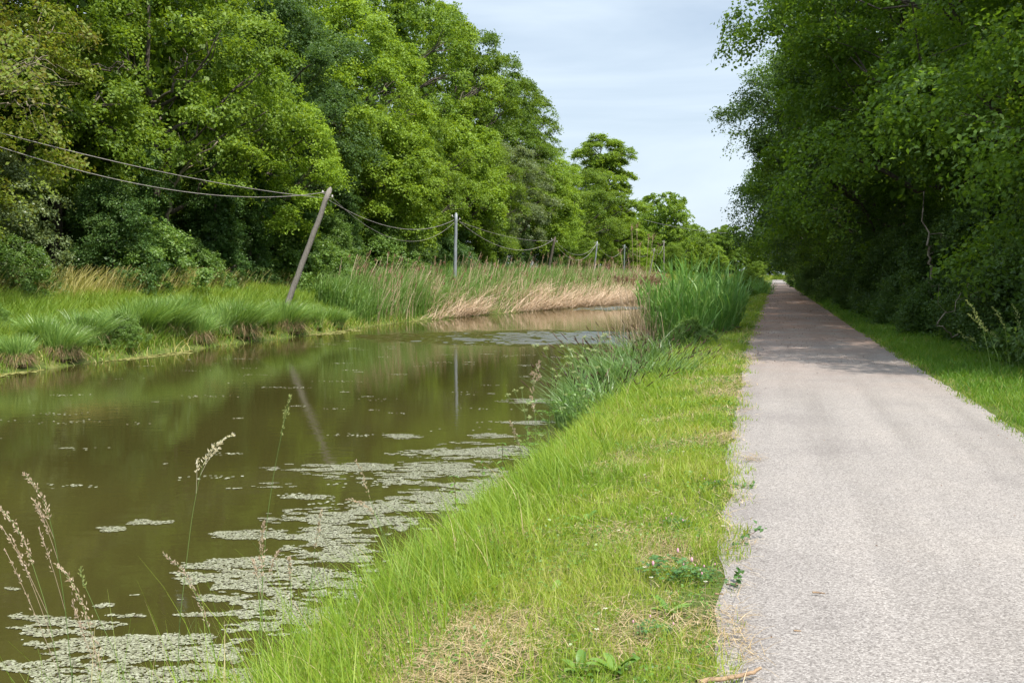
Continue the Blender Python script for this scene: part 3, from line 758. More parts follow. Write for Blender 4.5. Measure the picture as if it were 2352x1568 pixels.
def bare_branch(name, label, cat, pts, r0, mat='paleb', twigs=6, seed=5, group=None):
    P = np.array(pts); root = thing(name, label, cat, tuple(P[0]), 0, group)
    r = np.random.default_rng(seed)
    tt = np.linspace(0, 1, len(P)); ti = np.linspace(0, 1, 18)
    Q_ = np.stack([np.interp(ti, tt, P[:, k]) for k in range(3)], -1)
    Q_[1:-1] += r.normal(size=(16, 3)) * .05
    a = Acc(); a.add(*tube(Q_ - P[0], np.linspace(r0, r0 * .3, 18), 7)); a.obj('trunk', M[mat], root, True)
    a = Acc()
    for q in range(twigs):
        k = r.integers(8, 17); s = Q_[k] - P[0]; d = nrm(Q_[-1] - Q_[0]) * .5 + r.normal(size=3) * .5
        T_ = np.stack([s + d * f * r.uniform(.7, 1.6) + np.array([0, 0, -.3 * f * f]) + r.normal(size=3) * .06 for f in np.linspace(0, 1, 6)]); T_[0] = s
        a.add(*tube(T_, np.linspace(r0 * .3, r0 * .1, 6), 4))
    a.obj('twig', M[mat], root, True)
    return root


bare_branch('dead_tree', 'bare leaning trunk with curved twigs showing in the dark recess above the wires', 'dead tree',
            [at_depth(380, 560, 41), at_depth(388, 470, 40.6), at_depth(402, 415, 40.2), at_depth(440, 370, 39.8), at_depth(500, 325, 39.4)], .085, twigs=9)
bare_branch('slender_trunk', 'pale slender trunk standing in the dark hedge at the right', 'trunk',
            [at_depth(2142, 730, 26), at_depth(2138, 620, 26), at_depth(2128, 560, 26), at_depth(2122, 440, 26.3)], .05, twigs=2, seed=8)
bare_branch('fallen_branch', 'thin bent bare branch leaning out of the hedge onto the verge', 'branch',
            [at_depth(2200, 768, 19.5), at_depth(2150, 752, 19.0), at_depth(2190, 700, 19.4), at_depth(2230, 655, 19.7)],   .014, twigs=2, seed=9)

for (lab, p, r0, tw, sd) in [
        ('bare grey twigs poking out of the yellow-brown tree, upper of two', [at_depth(-30, 190, 27), at_depth(40, 150, 26.6), at_depth(110, 128, 26.2)], .030, 7, 21),
        ('bare grey twigs poking out of the yellow-brown tree, lower of two', [at_depth(-30, 250, 27), at_depth(35, 238, 26.5), at_depth(95, 246, 26.0)], .026, 7, 22),
        ('dark crooked limb showing in the oak crown above the wires', [at_depth(150, 175, 34), at_depth(190, 150, 33.2), at_depth(240, 160, 32.6), at_depth(285, 142, 32.2)], .055, 5, 23),
        ('dark forked limb showing in the crown left of the blue-green tree', [at_depth(350, 235, 40), at_depth(395, 215, 39), at_depth(405, 165, 38.6), at_depth(430, 130, 38.4)], .07, 5, 24)]:
    bare_branch('bare_limb', lab, 'branch', p, r0, mat='paleb' if 'grey' in lab else 'bark', twigs=tw, seed=sd, group='bare limbs in the far bank crowns')

# ------------------------------------------------------------------ poles and wires
def pole(label, base_px, top_px, depth, r0, mat, top_depth=None, bracket=True, grp='telephone poles along the far bank'):
    top = at_depth(top_px[0], top_px[1], top_depth or depth)
    b = at_depth(base_px[0], base_px[1], depth)
    d = nrm(b - top); u, v = xy2uv(b[0], b[1]); gz = float(ground_z(u, v))
    L0 = (gz - .5 - top[2]) / d[2]
    foot = top + d * L0
    root = thing('telephone_pole', label, 'utility pole', tuple(foot), 0, grp)
    n = 14; t = np.linspace(0, 1, n)[:, None]
    P = (top - foot) * t
    r = np.random.default_rng(int(depth)); P[1:-1] += r.normal(size=(n - 2, 3)) * r0 * .07
    a = Acc(); a.add(*tube(P, np.linspace(r0, r0 * .78, n), 12)); 
    a.add(*tube(np.array([P[-1], P[-1] + nrm(P[-1]) * r0 * .6, P[-1] + nrm(P[-1]) * r0 * 1.1]), [r0 * .78, r0 * .55, r0 * .1], 12))
    a.obj('shaft', M[mat], root, True)
    ax = nrm(top - foot)
    side = np.array([DU[0], DU[1], 0])
    if bracket:
        for s, dz in ((-1, .14), (1, .34)):
            p0 = top - foot - ax * dz; cross = np.array([DV[0], DV[1], 0]) * s
            a = Acc(); a.add(*tube([p0, p0 + cross * (r0 + .10), p0 + cross * (r0 + .12) + [0, 0, .05]], .014, 6)); o = a.obj('bracket', M['iron'], root, True)
            c = p0 + cross * (r0 + .12)
            a = Acc(); a.add(*tube([c + [0, 0, .03], c + [0, 0, .06], c + [0, 0, .075], c + [0, 0, .11], c + [0, 0, .13]], [.03, .045, .028, .038, .012], 10)); o2 = a.obj('insulator', M['porcelain'], o, True)
    return top, ax


P1 = pole('weathered wooden pole leaning over at the reed edge, nearest and most tilted of the poles', (668, 676), (757, 437), 40, .125, 'polewood')
P2 = pole('slim grey metal pole standing upright behind the brown reed plumes', (1045, 622), (1047.5, 493), 60, .115, 'polemetal')
P3 = pole('dark wooden pole leaning slightly just left of the gap of sky', (1261, 615), (1274.5, 547), 82, .12, 'bark')
P4 = pole('thin grey pole right of the gap of sky, leaning a little', (1366, 614), (1371.5, 556), 103, .09, 'polemetal')
P5 = pole('short greenish grey pole in front of the vivid yellow-green tree', (1433, 620), (1435, 563), 124, .09, 'polegreen')
P6 = pole('pale weathered pole leaning among the dry reed plumes', (1494, 620), (1503, 571), 146, .11, 'polewood')
P7 = pole('pale straight pole farthest along the row, right of the dry plumes', (1525, 615), (1525, 553), 168, .10, 'polewood')


def wire(label, a, b, sag, r=.012, grp='slack wires between the poles', n=30):
    t = np.linspace(0, 1, n)[:, None]
    P = np.asarray(a) * (1 - t) + np.asarray(b) * t; P[:, 2] -= sag * 4 * (t * (1 - t))[:, 0]
    A_ = Acc(); A_.add(*tube(P, r, 6))
    o = A_.obj('wire', M['wire'], None, True)
    tag(o, label, 'wire', grp)


def off(p, ax, dz, s):
    return p - ax * dz + np.array([DV[0], DV[1], 0]) * s


p1a = at_depth(750, 441, 40); p1b = at_depth(745, 455, 40); p1c = at_depth(754, 459, 40.1); p1d = at_depth(758, 449, 40.1)
wire('slack lower wire from the left edge to the top of the leaning wooden pole', at_depth(-330, 215, 22), p1a, .95)
wire('tighter upper wire from the left edge to the leaning wooden pole', at_depth(-330, 212, 22.2), p1b, .33)
p2a = at_depth(1043, 505, 60); p2b = at_depth(1046, 508, 60.2); p2c = at_depth(1055, 509, 60)
wire('gently sagging wire between leaning wooden pole and grey metal pole', p1c, p2a, .85)
wire('deeply sagging thin wire between leaning wooden pole and grey metal pole', p1d, p2b, 1.5, .008)
p3a = at_depth(1270, 553, 82); p3b = at_depth(1272, 550, 82); p3c = at_depth(1276, 553, 82)
wire('nearly taut wire from grey metal pole to the second leaning wooden pole', p2c, p3a, .36, .011)
wire('deep slack wire from grey metal pole to the second leaning wooden pole', p2c, p3b, 1.25, .014)
p4a = at_depth(1370, 560, 103); p4b = at_depth(1373, 562, 103); p5a = at_depth(1433, 567, 124)
wire('slack wire crossing the gap of sky, upper of two', p3c, p4a, 1.15, .013)
wire('slack wire crossing the gap of sky, lower of two', p3c - np.array([0, 0, .25]), p4a, 1.5, .016)
wire('slack wire between the fourth and fifth poles', p4b, p5a, 1.25, .016)
wire('slack wire between the fifth pole and the leaning pole among plumes', at_depth(1437, 566, 124), at_depth(1501, 574, 146), 1.1, .016)
wire('slack wire between the two farthest pale poles', at_depth(1504, 574, 146), at_depth(1525, 558, 168), 1.2, .016)
wire('thin cable crossing the open sky between the far trees and the towpath foliage', at_depth(1480, 505, 215), at_depth(1790, 540, 150), .8, .035, 'cable over the canal')


# ------------------------------------------------------------------ grass and other ground growth
def scatter(n, u0, u1, v0, v1, pw=1.0):
    u = u0 + (u1 - u0) * rng.uniform(0, 1, n) ** pw
    v = v0 + (v1 - v0) * rng.uniform(0, 1, n)
    return u, v


def bases(u, v, dz=-.01):
    x, y = uv2xy(u, v)
    z = ground_z(u, v)
    l, r_ = path_left(u), path_right(u)
    fr = np.clip((v - l) / (r_ - l), 0, 1)
    z = np.where((v > l - .06) & (v < r_ + .06), np.maximum(z, .004 + .018 * (1 - (2 * fr - 1) ** 2)), z)   # blades creeping over the path stand on it
    return np.stack([x, y, z + dz], -1)


def near_grass():
    acc = Acc()
    for (u0, u1, dens, w, hs) in [(2.6, 6, 3600, .0042, 1), (6, 10, 2400, .006, 1), (10, 16, 1300, .008, 1.1), (16, 28, 750, .012, 1.15), (28, 60, 330, .02, 1.2), (60, 130, 110, .035, 1.3)]:
        n = int(dens * (u1 - u0) * 2.5)
        u, v = scatter(n, u0, u1, -2.35, -.1)
        edge = path_left(u) + .03 + .34 * (fbm(u * 1.7, u * 0 + 3, 21) - .46) + .14 * (vnoise(u * 7, u * 0, 29) - .5)
        thin = fbm(u * 1.6, v * 1.6, 22)
        keep = (v < edge + .09 * rng.normal(size=n)) & (rng.uniform(size=n) < np.clip(1.45 - 1.5 * np.clip(thin - .36, 0, 1) * 2.8, .16, 1))
        u, v, thin, edge = u[keep], v[keep], thin[keep], edge[keep]
        n = len(u)
        tallness = np.clip((-1.1 - v) / 1.1, 0, 1)
        h = (.045 + .095 * rng.uniform(0, 1, n) ** 1.6 + .11 * np.clip(fbm(u * 2.6, v * 2.6, 27) - .52, 0, 1) * rng.uniform(.3, 1.5, n) * 2 + .10 * tallness * rng.uniform(.3, 1.2, n) + .05 * (fbm(u * .9, v * .9, 23) - .4)) * hs
        h = np.maximum(h, .03) * np.clip(.55 + (edge - v) * 1.6, .5, 1)
        var = .46 * rng.uniform(0, 1, n) + .62 * (fbm(u * 1.4, v * 1.6, 24) - .5) + .30 + .12 * (rng.uniform(size=n) < .12)
        var = np.where(rng.uniform(size=n) < np.clip((thin - .44) * 1.5, .02, .4), rng.uniform(.84, 1, n), np.minimum(var, .86)) - .18 * tallness * rng.uniform(0, 1, n)
        V, Qd = blades(bases(u, v), h, rng.uniform(0, 2 * PI, n), rng.uniform(.1, .9, n), w * rng.uniform(.6, 1.5, n), 3, rng.uniform(0, .35, n))
        acc.add(V, Qd, np.repeat(np.clip(var, 0, 1), 3))
    tag(acc.obj('grass', M['grass']), 'short sunlit yellow-green grass on the strip between canal and towpath', 'grass', kind='stuff')


def edge_grass():
    acc = Acc()
    for (u0, u1, dens, w) in [(1.8, 5.5, 1700, .0052), (5.5, 9, 1050, .0065), (9, 17, 520, .0085), (17, 30, 170, .013), (30, 80, 60, .02)]:
        n = int(dens * (u1 - u0) * 1.4)
        u, v = scatter(n, u0, u1, -2.85, -1.45)
        keep = rng.uniform(size=n) < np.clip(1.15 - np.abs(v + 2.0) * 1.0, .12, 1) * np.clip(.35 + 1.1 * fbm(u * 1.1, v * 1.1, 33), .3, 1)
        u, v = u[keep], v[keep]; n = len(u)
        h = .10 + .32 * rng.uniform(0, 1, n) ** 1.9 + .16 * (fbm(u * .8, v, 31) - .4)
        h = np.maximum(h, .07)
        phi = rng.normal(math.atan2(-DV[1] * 1 + DU[1] * .3, -DV[0]), 1.0, n)
        var = np.clip(.42 * rng.uniform(0, 1, n) + .38 * fbm(u * .7, v, 32) + .05, 0, .8)
        var = np.where(rng.uniform(size=n) < .035, .95, var)
        V, Qd = blades(bases(u, v, -.03), h, phi, rng.uniform(.15, .85, n), w * rng.uniform(.6, 1.5, n), 4, rng.uniform(0, .35, n))
        acc.add(V, Qd, np.repeat(var, 4))
    n = 560
    u, v = scatter(n, 2.6, 5.6, -2.55, -1.5)
    u[300:] = rng.uniform(2.5, 4.6, n - 300); v[300:] = rng.uniform(-3.5, -2.4, n - 300); hx = np.where(np.arange(n) < 300, rng.uniform(.32, .68, n), rng.uniform(.5, 1.05, n))
    V, Qd = blades(bases(u, v, -.03), hx, rng.normal(2.6, 1.0, n), rng.uniform(.1, .55, n), rng.uniform(.003, .007, n), 5, rng.uniform(0, .22, n))
    acc.add(V, Qd, np.repeat(np.where(rng.uniform(size=n) < .1, .95, rng.uniform(.1, .7, n)), 5))
    tag(acc.obj('bank_grass', M['grass']), 'longer green grass leaning out over the water along the near bank', 'grass', kind='stuff')


def hay():
    acc = Acc()
    for (u0, u1, dens, w) in [(2.6, 6, 2600, .003), (6, 11, 1700, .0045), (11, 20, 800, .007), (20, 40, 200, .012)]:
        n = int(dens * (u1 - u0) * 2.5)
        u, v = scatter(n, u0, u1, -2.35, 0)
        th = fbm(u * 1.6, v * 1.6, 22)
        edge = path_left(u) + .06 + .24 * np.clip(fbm(u * 1.7, u * 0, 26) - .42, 0, 1) * 3
        keep = (rng.uniform(size=n) < np.clip((th - .40) * 5, .12, 1)) & (v < edge)
        u, v = u[keep], v[keep]; n = len(u)
        B = bases(u, v, 0); B[:, 2] += rng.uniform(.0, .04, n) + 0
        L = rng.uniform(.05, .16, n); ph = rng.uniform(0, 2 * PI, n)
        V, Qd = blades(B, L * .22, ph, 4.2, w * rng.uniform(.6, 1.3, n), 2, rng.uniform(.2, 1.0, n), psi=ph + PI / 2, p=1.1, tip=.5)
        acc.add(V, Qd, np.repeat(rng.uniform(0, 1, n), 2))
    tag(acc.obj('hay', M['straw']), 'dry cut hay lying in pale patches among the near grass', 'hay', kind='stuff')


def broadleaf():
    acc = Acc()
    for (u0, u1, dens, L) in [(2.6, 6, 900, .018), (6, 11, 600, .024), (11, 22, 260, .035), (22, 50, 60, .05)]:
        n = int(dens * (u1 - u0) * 2.2)
        u, v = scatter(n, u0, u1, -2.2, -.15)
        m = fbm(u * 1.2, v * 1.2, 41)
        keep = (m > .47) & (v < path_left(u) + .03)
        u, v = u[keep], v[keep]; n = len(u)
        B = bases(u, v, 0); B[:, 2] += rng.uniform(.015, .09, n)
        N = rng.normal(size=(n, 3)) * .5 + np.array([0, 0, 1])
        V, Qd = leaves(B, N, L * rng.uniform(.6, 1.5, n), L * rng.uniform(.4, .8, n))
        acc.add(V, Qd, rng.uniform(0, 1, n))
    tag(acc.obj('herb_leaves', M['broad']), 'small round and feathery herb leaves sprinkled through the near grass', 'ground cover', kind='stuff')


def right_verge():
    acc = Acc()
    for (u0, u1, dens, w) in [(6, 14, 1500, .0075), (14, 24, 800, .011), (24, 45, 380, .017), (45, 90, 140, .03), (90, 240, 40, .06)]:
        n = int(dens * (u1 - u0) * 3.2)
        u, v = scatter(n, u0, u1, 2.3, 5.4)
        edge = path_right(u) - .03 - .30 * (fbm(u * 1.7, u * 0 + 8, 21) - .46) - .14 * (vnoise(u * 6, u * 0, 28) - .5)
        keep = (v > edge + .09 * rng.normal(size=n))
        u, v, edge = u[keep], v[keep], edge[keep]; n = len(u)
        h = .06 + .10 * rng.uniform(0, 1, n) ** 1.5 + .16 * np.clip((v - 3.6) / 1.2, 0, 1) * rng.uniform(0, 1, n)
        h *= np.clip(.55 + (v - edge) * 1.6, .5, 1)
        var = np.clip(.5 * rng.uniform(0, 1, n) + .5 * fbm(u * .8, v, 51), 0, .9)
        var = np.where((rng.uniform(size=n) < .05) | ((v - edge < .12) & (rng.uniform(size=n) < .3)), rng.uniform(.9, 1, n), var)
        V, Qd = blades(bases(u, v), h, rng.uniform(0, 2 * PI, n), rng.uniform(.1, .9, n), w * rng.uniform(.6, 1.5, n), 3, rng.uniform(0, .3, n))
        acc.add(V, Qd, np.repeat(var, 3))
    tag(acc.obj('verge_grass', M['verge']), 'short green grass on the verge between towpath and hedge', 'grass', kind='stuff')


def far_meadow():
    acc = Acc()
    for (u0, u1, dens, w) in [(12, 30, 520, .020), (30, 48, 330, .028), (48, 120, 60, .045)]:
        n = int(dens * (u1 - u0) * 8)
        u, v = scatter(n, u0, u1, -25.4, -17.3)
        kk = rng.uniform(size=n) < np.clip((-17.3 - v) / 1.0 + .8 * (fbm(u * .6, v * 0, 66) - .35), .08, 1); u, v = u[kk], v[kk]; n = len(u)
        h = .18 + .42 * rng.uniform(0, 1, n) ** 1.3 + .45 * (fbm(u * .5, v * .5, 61) - .4)
        var = np.clip(.45 * rng.uniform(0, 1, n) + .30 * fbm(u * .35, v * .7, 62) + np.clip((-20.2 - v) * .07, 0, .28), 0, 1)
        ph = rng.normal(math.atan2(DU[1], DU[0]) - .9, 1.5, n)
        V, Qd = blades(bases(u, v), np.maximum(h, .15), ph, rng.uniform(.2, .9, n), w * rng.uniform(.6, 1.4, n), 3, rng.uniform(0, .3, n))
        acc.add(V, Qd, np.repeat(var, 3))
    n = 9000
    u, v = scatter(n, 11, 52, -18.1, -16.95)
    kk = rng.uniform(size=n) < np.clip(.35 + 1.4 * fbm(u * .9, v, 67), 0, 1) * np.where(v > -17.25, .35, 1); u, v = u[kk], v[kk]; n = len(u)
    Bf = bases(u, v); Bf[:, 2] = np.maximum(Bf[:, 2], WATER_Z - .02)
    V, Qd = blades(Bf, rng.uniform(.15, .55, n), rng.uniform(0, 6.28, n), rng.uniform(.2, 1.2, n), rng.uniform(.012, .028, n), 3, rng.uniform(0, .6, n))
    acc.add(V, Qd, np.repeat(np.where(rng.uniform(size=n) < .3, rng.uniform(.8, 1, n), rng.uniform(0, .6, n)), 3))
    # tall seeding grass before the bushes
    n = 14000
    u, v = scatter(n, 14, 45, -24.6, -21.9)
    k = rng.uniform(size=n) < np.clip((fbm(u * .5, v * .5, 63) - .25) * 2.6 * np.clip((44 - u) / 12, .25, 1), 0, 1); u, v = u[k], v[k]; n = len(u)
    ph = rng.normal(math.atan2(DU[1], DU[0]) - .9, .7, n)
    V, Qd = blades(bases(u, v), rng.uniform(.7, 1.25, n), ph, rng.uniform(.2, .7, n), rng.uniform(.012, .03, n), 3, rng.uniform(0, .15, n), tip=.5)
    acc.add(V, Qd, np.repeat(rng.uniform(.78, 1, n), 3))
    tag(acc.obj('meadow_grass', M['meadow']), 'long meadow grass on the far bank, green low down and straw coloured at the back', 'grass', kind='stuff')
    acc = Acc()
    n = 30000
    u = rng.uniform(120, 330, n); v = rng.uniform(-24, -12, n) + far_shift(u) * 0
    k = (ground_z(u, v) > WATER_Z); u, v = u[k], v[k]; n = len(u)
    V, Qd = blades(bases(u, v), rng.uniform(.5, 1.3, n), rng.uniform(0, 6.28, n), rng.uniform(.1, .6, n), .10, 2)
    acc.add(V, Qd, np.repeat(np.clip(rng.normal(.68, .15, n), 0, 1), 2))
    n = 9000
    u = rng.uniform(285, 330, n); v = rng.uniform(-20, 30, n)
    k = (u > 300) | (v < -1); u, v = u[k], v[k]; n = len(u)
    V, Qd = blades(bases(u, v), rng.uniform(.4, .9, n), rng.uniform(0, 6.28, n), rng.uniform(.1, .6, n), .12, 2)
    acc.add(V, Qd, np.repeat(np.clip(rng.normal(.55, .15, n), 0, 1), 2))
    tag(acc.obj('distant_grass', M['meadow']), 'pale distant grass bank where the canal bends away', 'grass', kind='stuff')


near_grass(); edge_grass(); hay(); broadleaf(); right_verge(); far_meadow()


# --- sedge tussocks at the far waterline
def tussock(root, H, R, n, seed, w=.014, lean=None, dry=.5):
    r = np.random.default_rng(seed)
    a = r.uniform(0, 2 * PI, n); rr = R * .42 * np.sqrt(r.uniform(0, 1, n))
    B = np.stack([np.cos(a) * rr, np.sin(a) * rr, np.full(n, .0)], -1)
    ph = a + r.normal(size=n) * .5
    h = H * r.uniform(.55, 1.1, n)
    k = .10 + .62 * rr / (R * .42) * r.uniform(.3, 1.1, n)
    wind = np.array([math.cos(lean), math.sin(lean)]) if lean is not None else np.zeros(2)
    dx = np.cos(ph) * k + wind[0] * .28; dy = np.sin(ph) * k + wind[1] * .28
    V, Qd = blades(B, h, np.arctan2(dy, dx), np.hypot(dx, dy), w * r.uniform(.6, 1.4, n), 5, .10 + .40 * np.clip(np.hypot(dx, dy) - .3, 0, 1), p=2.0)
    acc = Acc(); acc.add(V, Qd, np.repeat(r.uniform(0, 1, n), 5)); acc.obj('green_blades', M['sedge'], root)
    m = int(n * dry * 2.2)
    a = r.uniform(0, 2 * PI, m); rr = R * r.uniform(.22, .46, m)
    B = np.stack([np.cos(a) * rr, np.sin(a) * rr, np.full(m, H * .22) * r.uniform(.3, 1.6, m)], -1)
    V, Qd = blades(B, H * r.uniform(.05, .25, m), a + r.normal(size=m) * .4, r.uniform(.5, 2.2, m), w * .55, 4, .6 + r.uniform(0, 2.4, m), p=1.3)
    V[:, 2] = np.maximum(V[:, 2], -.12)
    acc = Acc(); acc.add(V, Qd, np.repeat(r.uniform(0, 1, m) ** .7, 4)); acc.obj('dead_skirt', M['deadskirt'], root)


WIND = math.atan2(DU[1], DU[0]) - 1.0
tus = thing('sedge_tussock', 'large arching blue-green tussock with brown skirt, left of the leaning pole foot', 'tussock', (0, 0, 0), 0, 'sedge tussocks along the far waterline')
tussock(tus, 1.45, 1.25, 1700, 71, .026, WIND, .22)
tus2 = thing('sedge_tussock', 'rounded tussock with dark brown base directly before the leaning pole', 'tussock', (0, 0, 0), 0, 'sedge tussocks along the far waterline')
tussock(tus2, 1.35, 1.3, 1700, 72, .026, WIND, .42)
tus3 = thing('sedge_tussock', 'blue-green tussock on the bank left of the ragged low one', 'tussock', (0, 0, 0), 0, 'sedge tussocks along the far waterline')
tussock(tus3, 1.3, 1.35, 1500, 73, .026, WIND, .06)


def far_edge_v(u):
    return -17.25 + float(far_shift(u))


def on_far_edge(px, py):
    p = on_level(px, py, WATER_Z); return p


def bank_at(px, v):
    q = (px - 1176) / F; sa, ca = math.sin(A), math.cos(A)
    return -v * (q * sa + ca) / (sa - q * ca)


for (src, px, v, rz, sc, lab) in [
        (tus, 548, -17.5, 0, 1.05, None),
        (tus2, 660, -17.5, 0, 1.0, None),
        (tus2, 450, -17.6, 1.2, .80, 'ragged low tussock with straw tangle, left of the large arching one'),
        (tus3, 380, -18.0, .6, 1.05, None),
        (tus3, 330, -18.1, -.4, 1.0, 'wispy tussock above the bramble at the waterline'),
        (tus2, 135, -17.5, .3, .78, 'tussock with the widest rusty skirt, nearest the left frame edge'),
        (tus2, 30, -17.5, 2.0, .62, 'small brown skirted tussock cut by the left frame edge'),
        (tus3, 200, -18.0, .9, .85, 'green tussock between the rusty skirted one and the waterline bramble'),
        (tus3, 605, -17.7, 4.5, .80, 'narrow tussock squeezed between the two largest ones'),
        (tus3, 270, -18.2, 2.2, .80, 'low green tussock behind the leafy bramble mound'),
        (tus3, 500, -17.8, 1.5, .85, 'low green tussock touching the large arching one on its left'),
        (tus3, 85, -18.1, 3.1, .75, 'low green tussock left of the widest rusty skirt'),
        (tus3, 420, -18.9, 3.7, .85, 'tussock standing back behind the ragged low one'),
        (tus3, 715, -17.6, 3.2, .80, 'tussock right of the leaning pole foot'),
        (tus3, 765, -17.5, .2, .75, 'thin tussock at the start of the reeds right of the leaning pole')]:
    u = bank_at(px, v)
    x, y = uv2xy(u, v)
    sc *= .93; loc = (float(x), float(y), max(float(ground_z(u, v)), WATER_Z) - .02)
    if lab is None:
        src.location = loc; src.scale = (sc,) * 3
    else:
        dup(src, lab, loc, rz, sc, 'sedge tussocks along the far waterline')
for (px, py, sc, lab) in [(300, 818, .32, 'leafy bramble mound hanging to the water between tussocks'), (222, 826, .26, 'smaller leafy bramble mound beside the rusty skirted tussock'), (-10, 838, .3, 'leafy mound at the left frame edge above the water')]:
    p = on_far_edge(px, py); u, v = xy2uv(p[0], p[1])
    tree('sb', 'bramble_shrub', lab, 'shrub', u, v - .35, px * .1, sc, 'brambles at the far waterline', mat='bramble')


# --- reeds on the far bank
def far_reeds():
    acc = Acc()
    # green reeds
    for (u0, u1, n) in [(40, 62, 11000), (62, 95, 7000), (95, 150, 5000)]:
        u = rng.uniform(u0, u1, n)
        depth = np.where(u < 48, 2.2, 3.2) + far_shift(u) * .9
        v = -17.3 + far_shift(u) - depth * rng.uniform(0, 1, n) ** .9
        B = bases(u, v, -.02); B[:, 2] = np.maximum(B[:, 2], WATER_Z)
        front = (v > -17.3 + far_shift(u) - 2.0) & (u > 50)
        k = ~(front & (rng.uniform(size=n) < .7)) & (rng.uniform(size=n) < np.clip(fbm(u * .7, v * .9, 75) * 2.2 - .25, .15, 1)); B = B[k]; u = u[k]; v = v[k]; n = len(u)
        h = np.interp(u, [38, 44, 52, 90], [1.5, 1.8, 1.7, 1.75]) * rng.uniform(.6, 1.1, n) * (.72 + .5 * fbm(u * .5, v * .6, 76))
        V, Qd = blades(B, h, rng.normal(WIND, 1.1, n), rng.uniform(.05, .55, n), np.where(u < 62, .030, .045) * rng.uniform(.7, 1.3, n), 3, rng.uniform(0, .12, n), p=2.2)
        acc.add(V, Qd, np.repeat(rng.uniform(0, 1, n), 3), 0)
        m = n; q = rng.integers(0, n, m)        # side leaves of the stems
        B2 = B[q].copy(); B2[:, 2] += h[q] * rng.uniform(.3, .8, m)
        V, Qd = blades(B2, rng.uniform(.25, .5, m), rng.normal(WIND, 1.4, m), rng.uniform(.5, 1.5, m), .034, 3, rng.uniform(.1, .6, m))
        acc.add(V, Qd, np.repeat(rng.uniform(.2, 1, m), 3), 0)
    tag(acc.obj('reeds', [M['reedbright']]), 'green reeds growing thickly along the far bank', 'reeds', kind='stuff')
    acc = Acc()
    # standing dry stems with plumes
    n = 3600
    u = 42 + 100 * rng.uniform(0, 1, n) ** 1.3; v = -17.3 + far_shift(u) - (2.5 + far_shift(u) * .6) * rng.uniform(0, 1, n)
    kk = rng.uniform(size=n) < np.clip(fbm(u * .45, v * .7, 175) * 3.2 - 1.0, .06, 1); u, v = u[kk], v[kk]; n = len(u)
    B = bases(u, v, -.02); B[:, 2] = np.maximum(B[:, 2], WATER_Z)
    h = 1.15 + 1.35 * rng.uniform(0, 1, n) ** 1.7; ph = rng.normal(WIND, .6, n); kk = rng.uniform(.05, .4, n)
    V, Qd = blades(B, h, ph, kk, .018 + .00016 * u, 3, 0, p=1.8, tip=.6)
    acc.add(V, Qd, np.repeat(rng.uniform(.2, .9, n), 3), 0)
    tip = B + np.stack([np.cos(ph) * h * kk, np.sin(ph) * h * kk, h], -1)
    sel = rng.choice(n, min(n, 620), replace=False); sel = sel[h[sel] > 1.6]
    for _ in range(7):
        m = len(sel)
        Bp = tip[sel] + np.stack([rng.normal(size=m) * .03, rng.normal(size=m) * .03, rng.uniform(-.22, .06, m)], -1)
        V, Qd = blades(Bp, rng.uniform(.10, .22, m), rng.normal(WIND, .8, m), rng.uniform(.2, .9, m), .045, 2, rng.uniform(0, .5, m), tip=.3)
        acc.add(V, Qd, np.repeat(rng.uniform(0, 1, m), 2), 1)
    tag(acc.obj('dry_reeds', [M['dryreed'], M['plume']]), 'standing dry reed stems with brown plumes above the green reeds', 'reeds', kind='stuff')
    acc = Acc()
    # old reeds blown down towards the water
    n = 21000
    u = 46.5 + 84 * rng.uniform(0, 1, n) ** 1.15
    front = .35 + .35 * fbm(u * .3, u * 0, 73)
    v = -17.2 + far_shift(u) + front - 2.6 * rng.uniform(0, 1, n)
    clump = fbm(u * .22, v * .8, 74)
    keep = rng.uniform(size=n) < np.clip((clump - .25) * 3.2, .12, 1) * np.clip((u - 46) / 5, .1, 1); u, v, clump = u[keep], v[keep], clump[keep]; n = len(u)
    B = bases(u, v, 0); B[:, 2] = np.maximum(B[:, 2], WATER_Z) + .5 * rng.uniform(0, 1, n) ** 1.5 * np.clip((-16.2 + far_shift(u) - v) / 2.4, .15, 1)
    ph = rng.normal(math.atan2(-DU[1] * .15 + DV[1] * .2, -.2) * 0 + math.atan2(DU[1] * .75 + DV[1] * .5, DU[0] * .75 + DV[0] * .5), .42, n)
    up = rng.uniform(.2, .9, n)
    L = rng.uniform(.9, 2.2, n)
    V, Qd = blades(B, L * up, ph, np.sqrt(np.maximum(1 - up ** 2, .05)) / up, .022 + .00026 * u, 4, rng.uniform(.1, .8, n), p=1.25, tip=.5)
    V[:, 2] = np.maximum(V[:, 2], WATER_Z + .01)
    acc.add(V, Qd, np.repeat(np.clip(rng.normal(.5, .25, n), 0, 1), 4))
    tag(acc.obj('fallen_reeds', [M['dryreed']]), 'pale dead reeds bent over in sheaves at the far waterline', 'reeds', kind='stuff')


far_reeds()


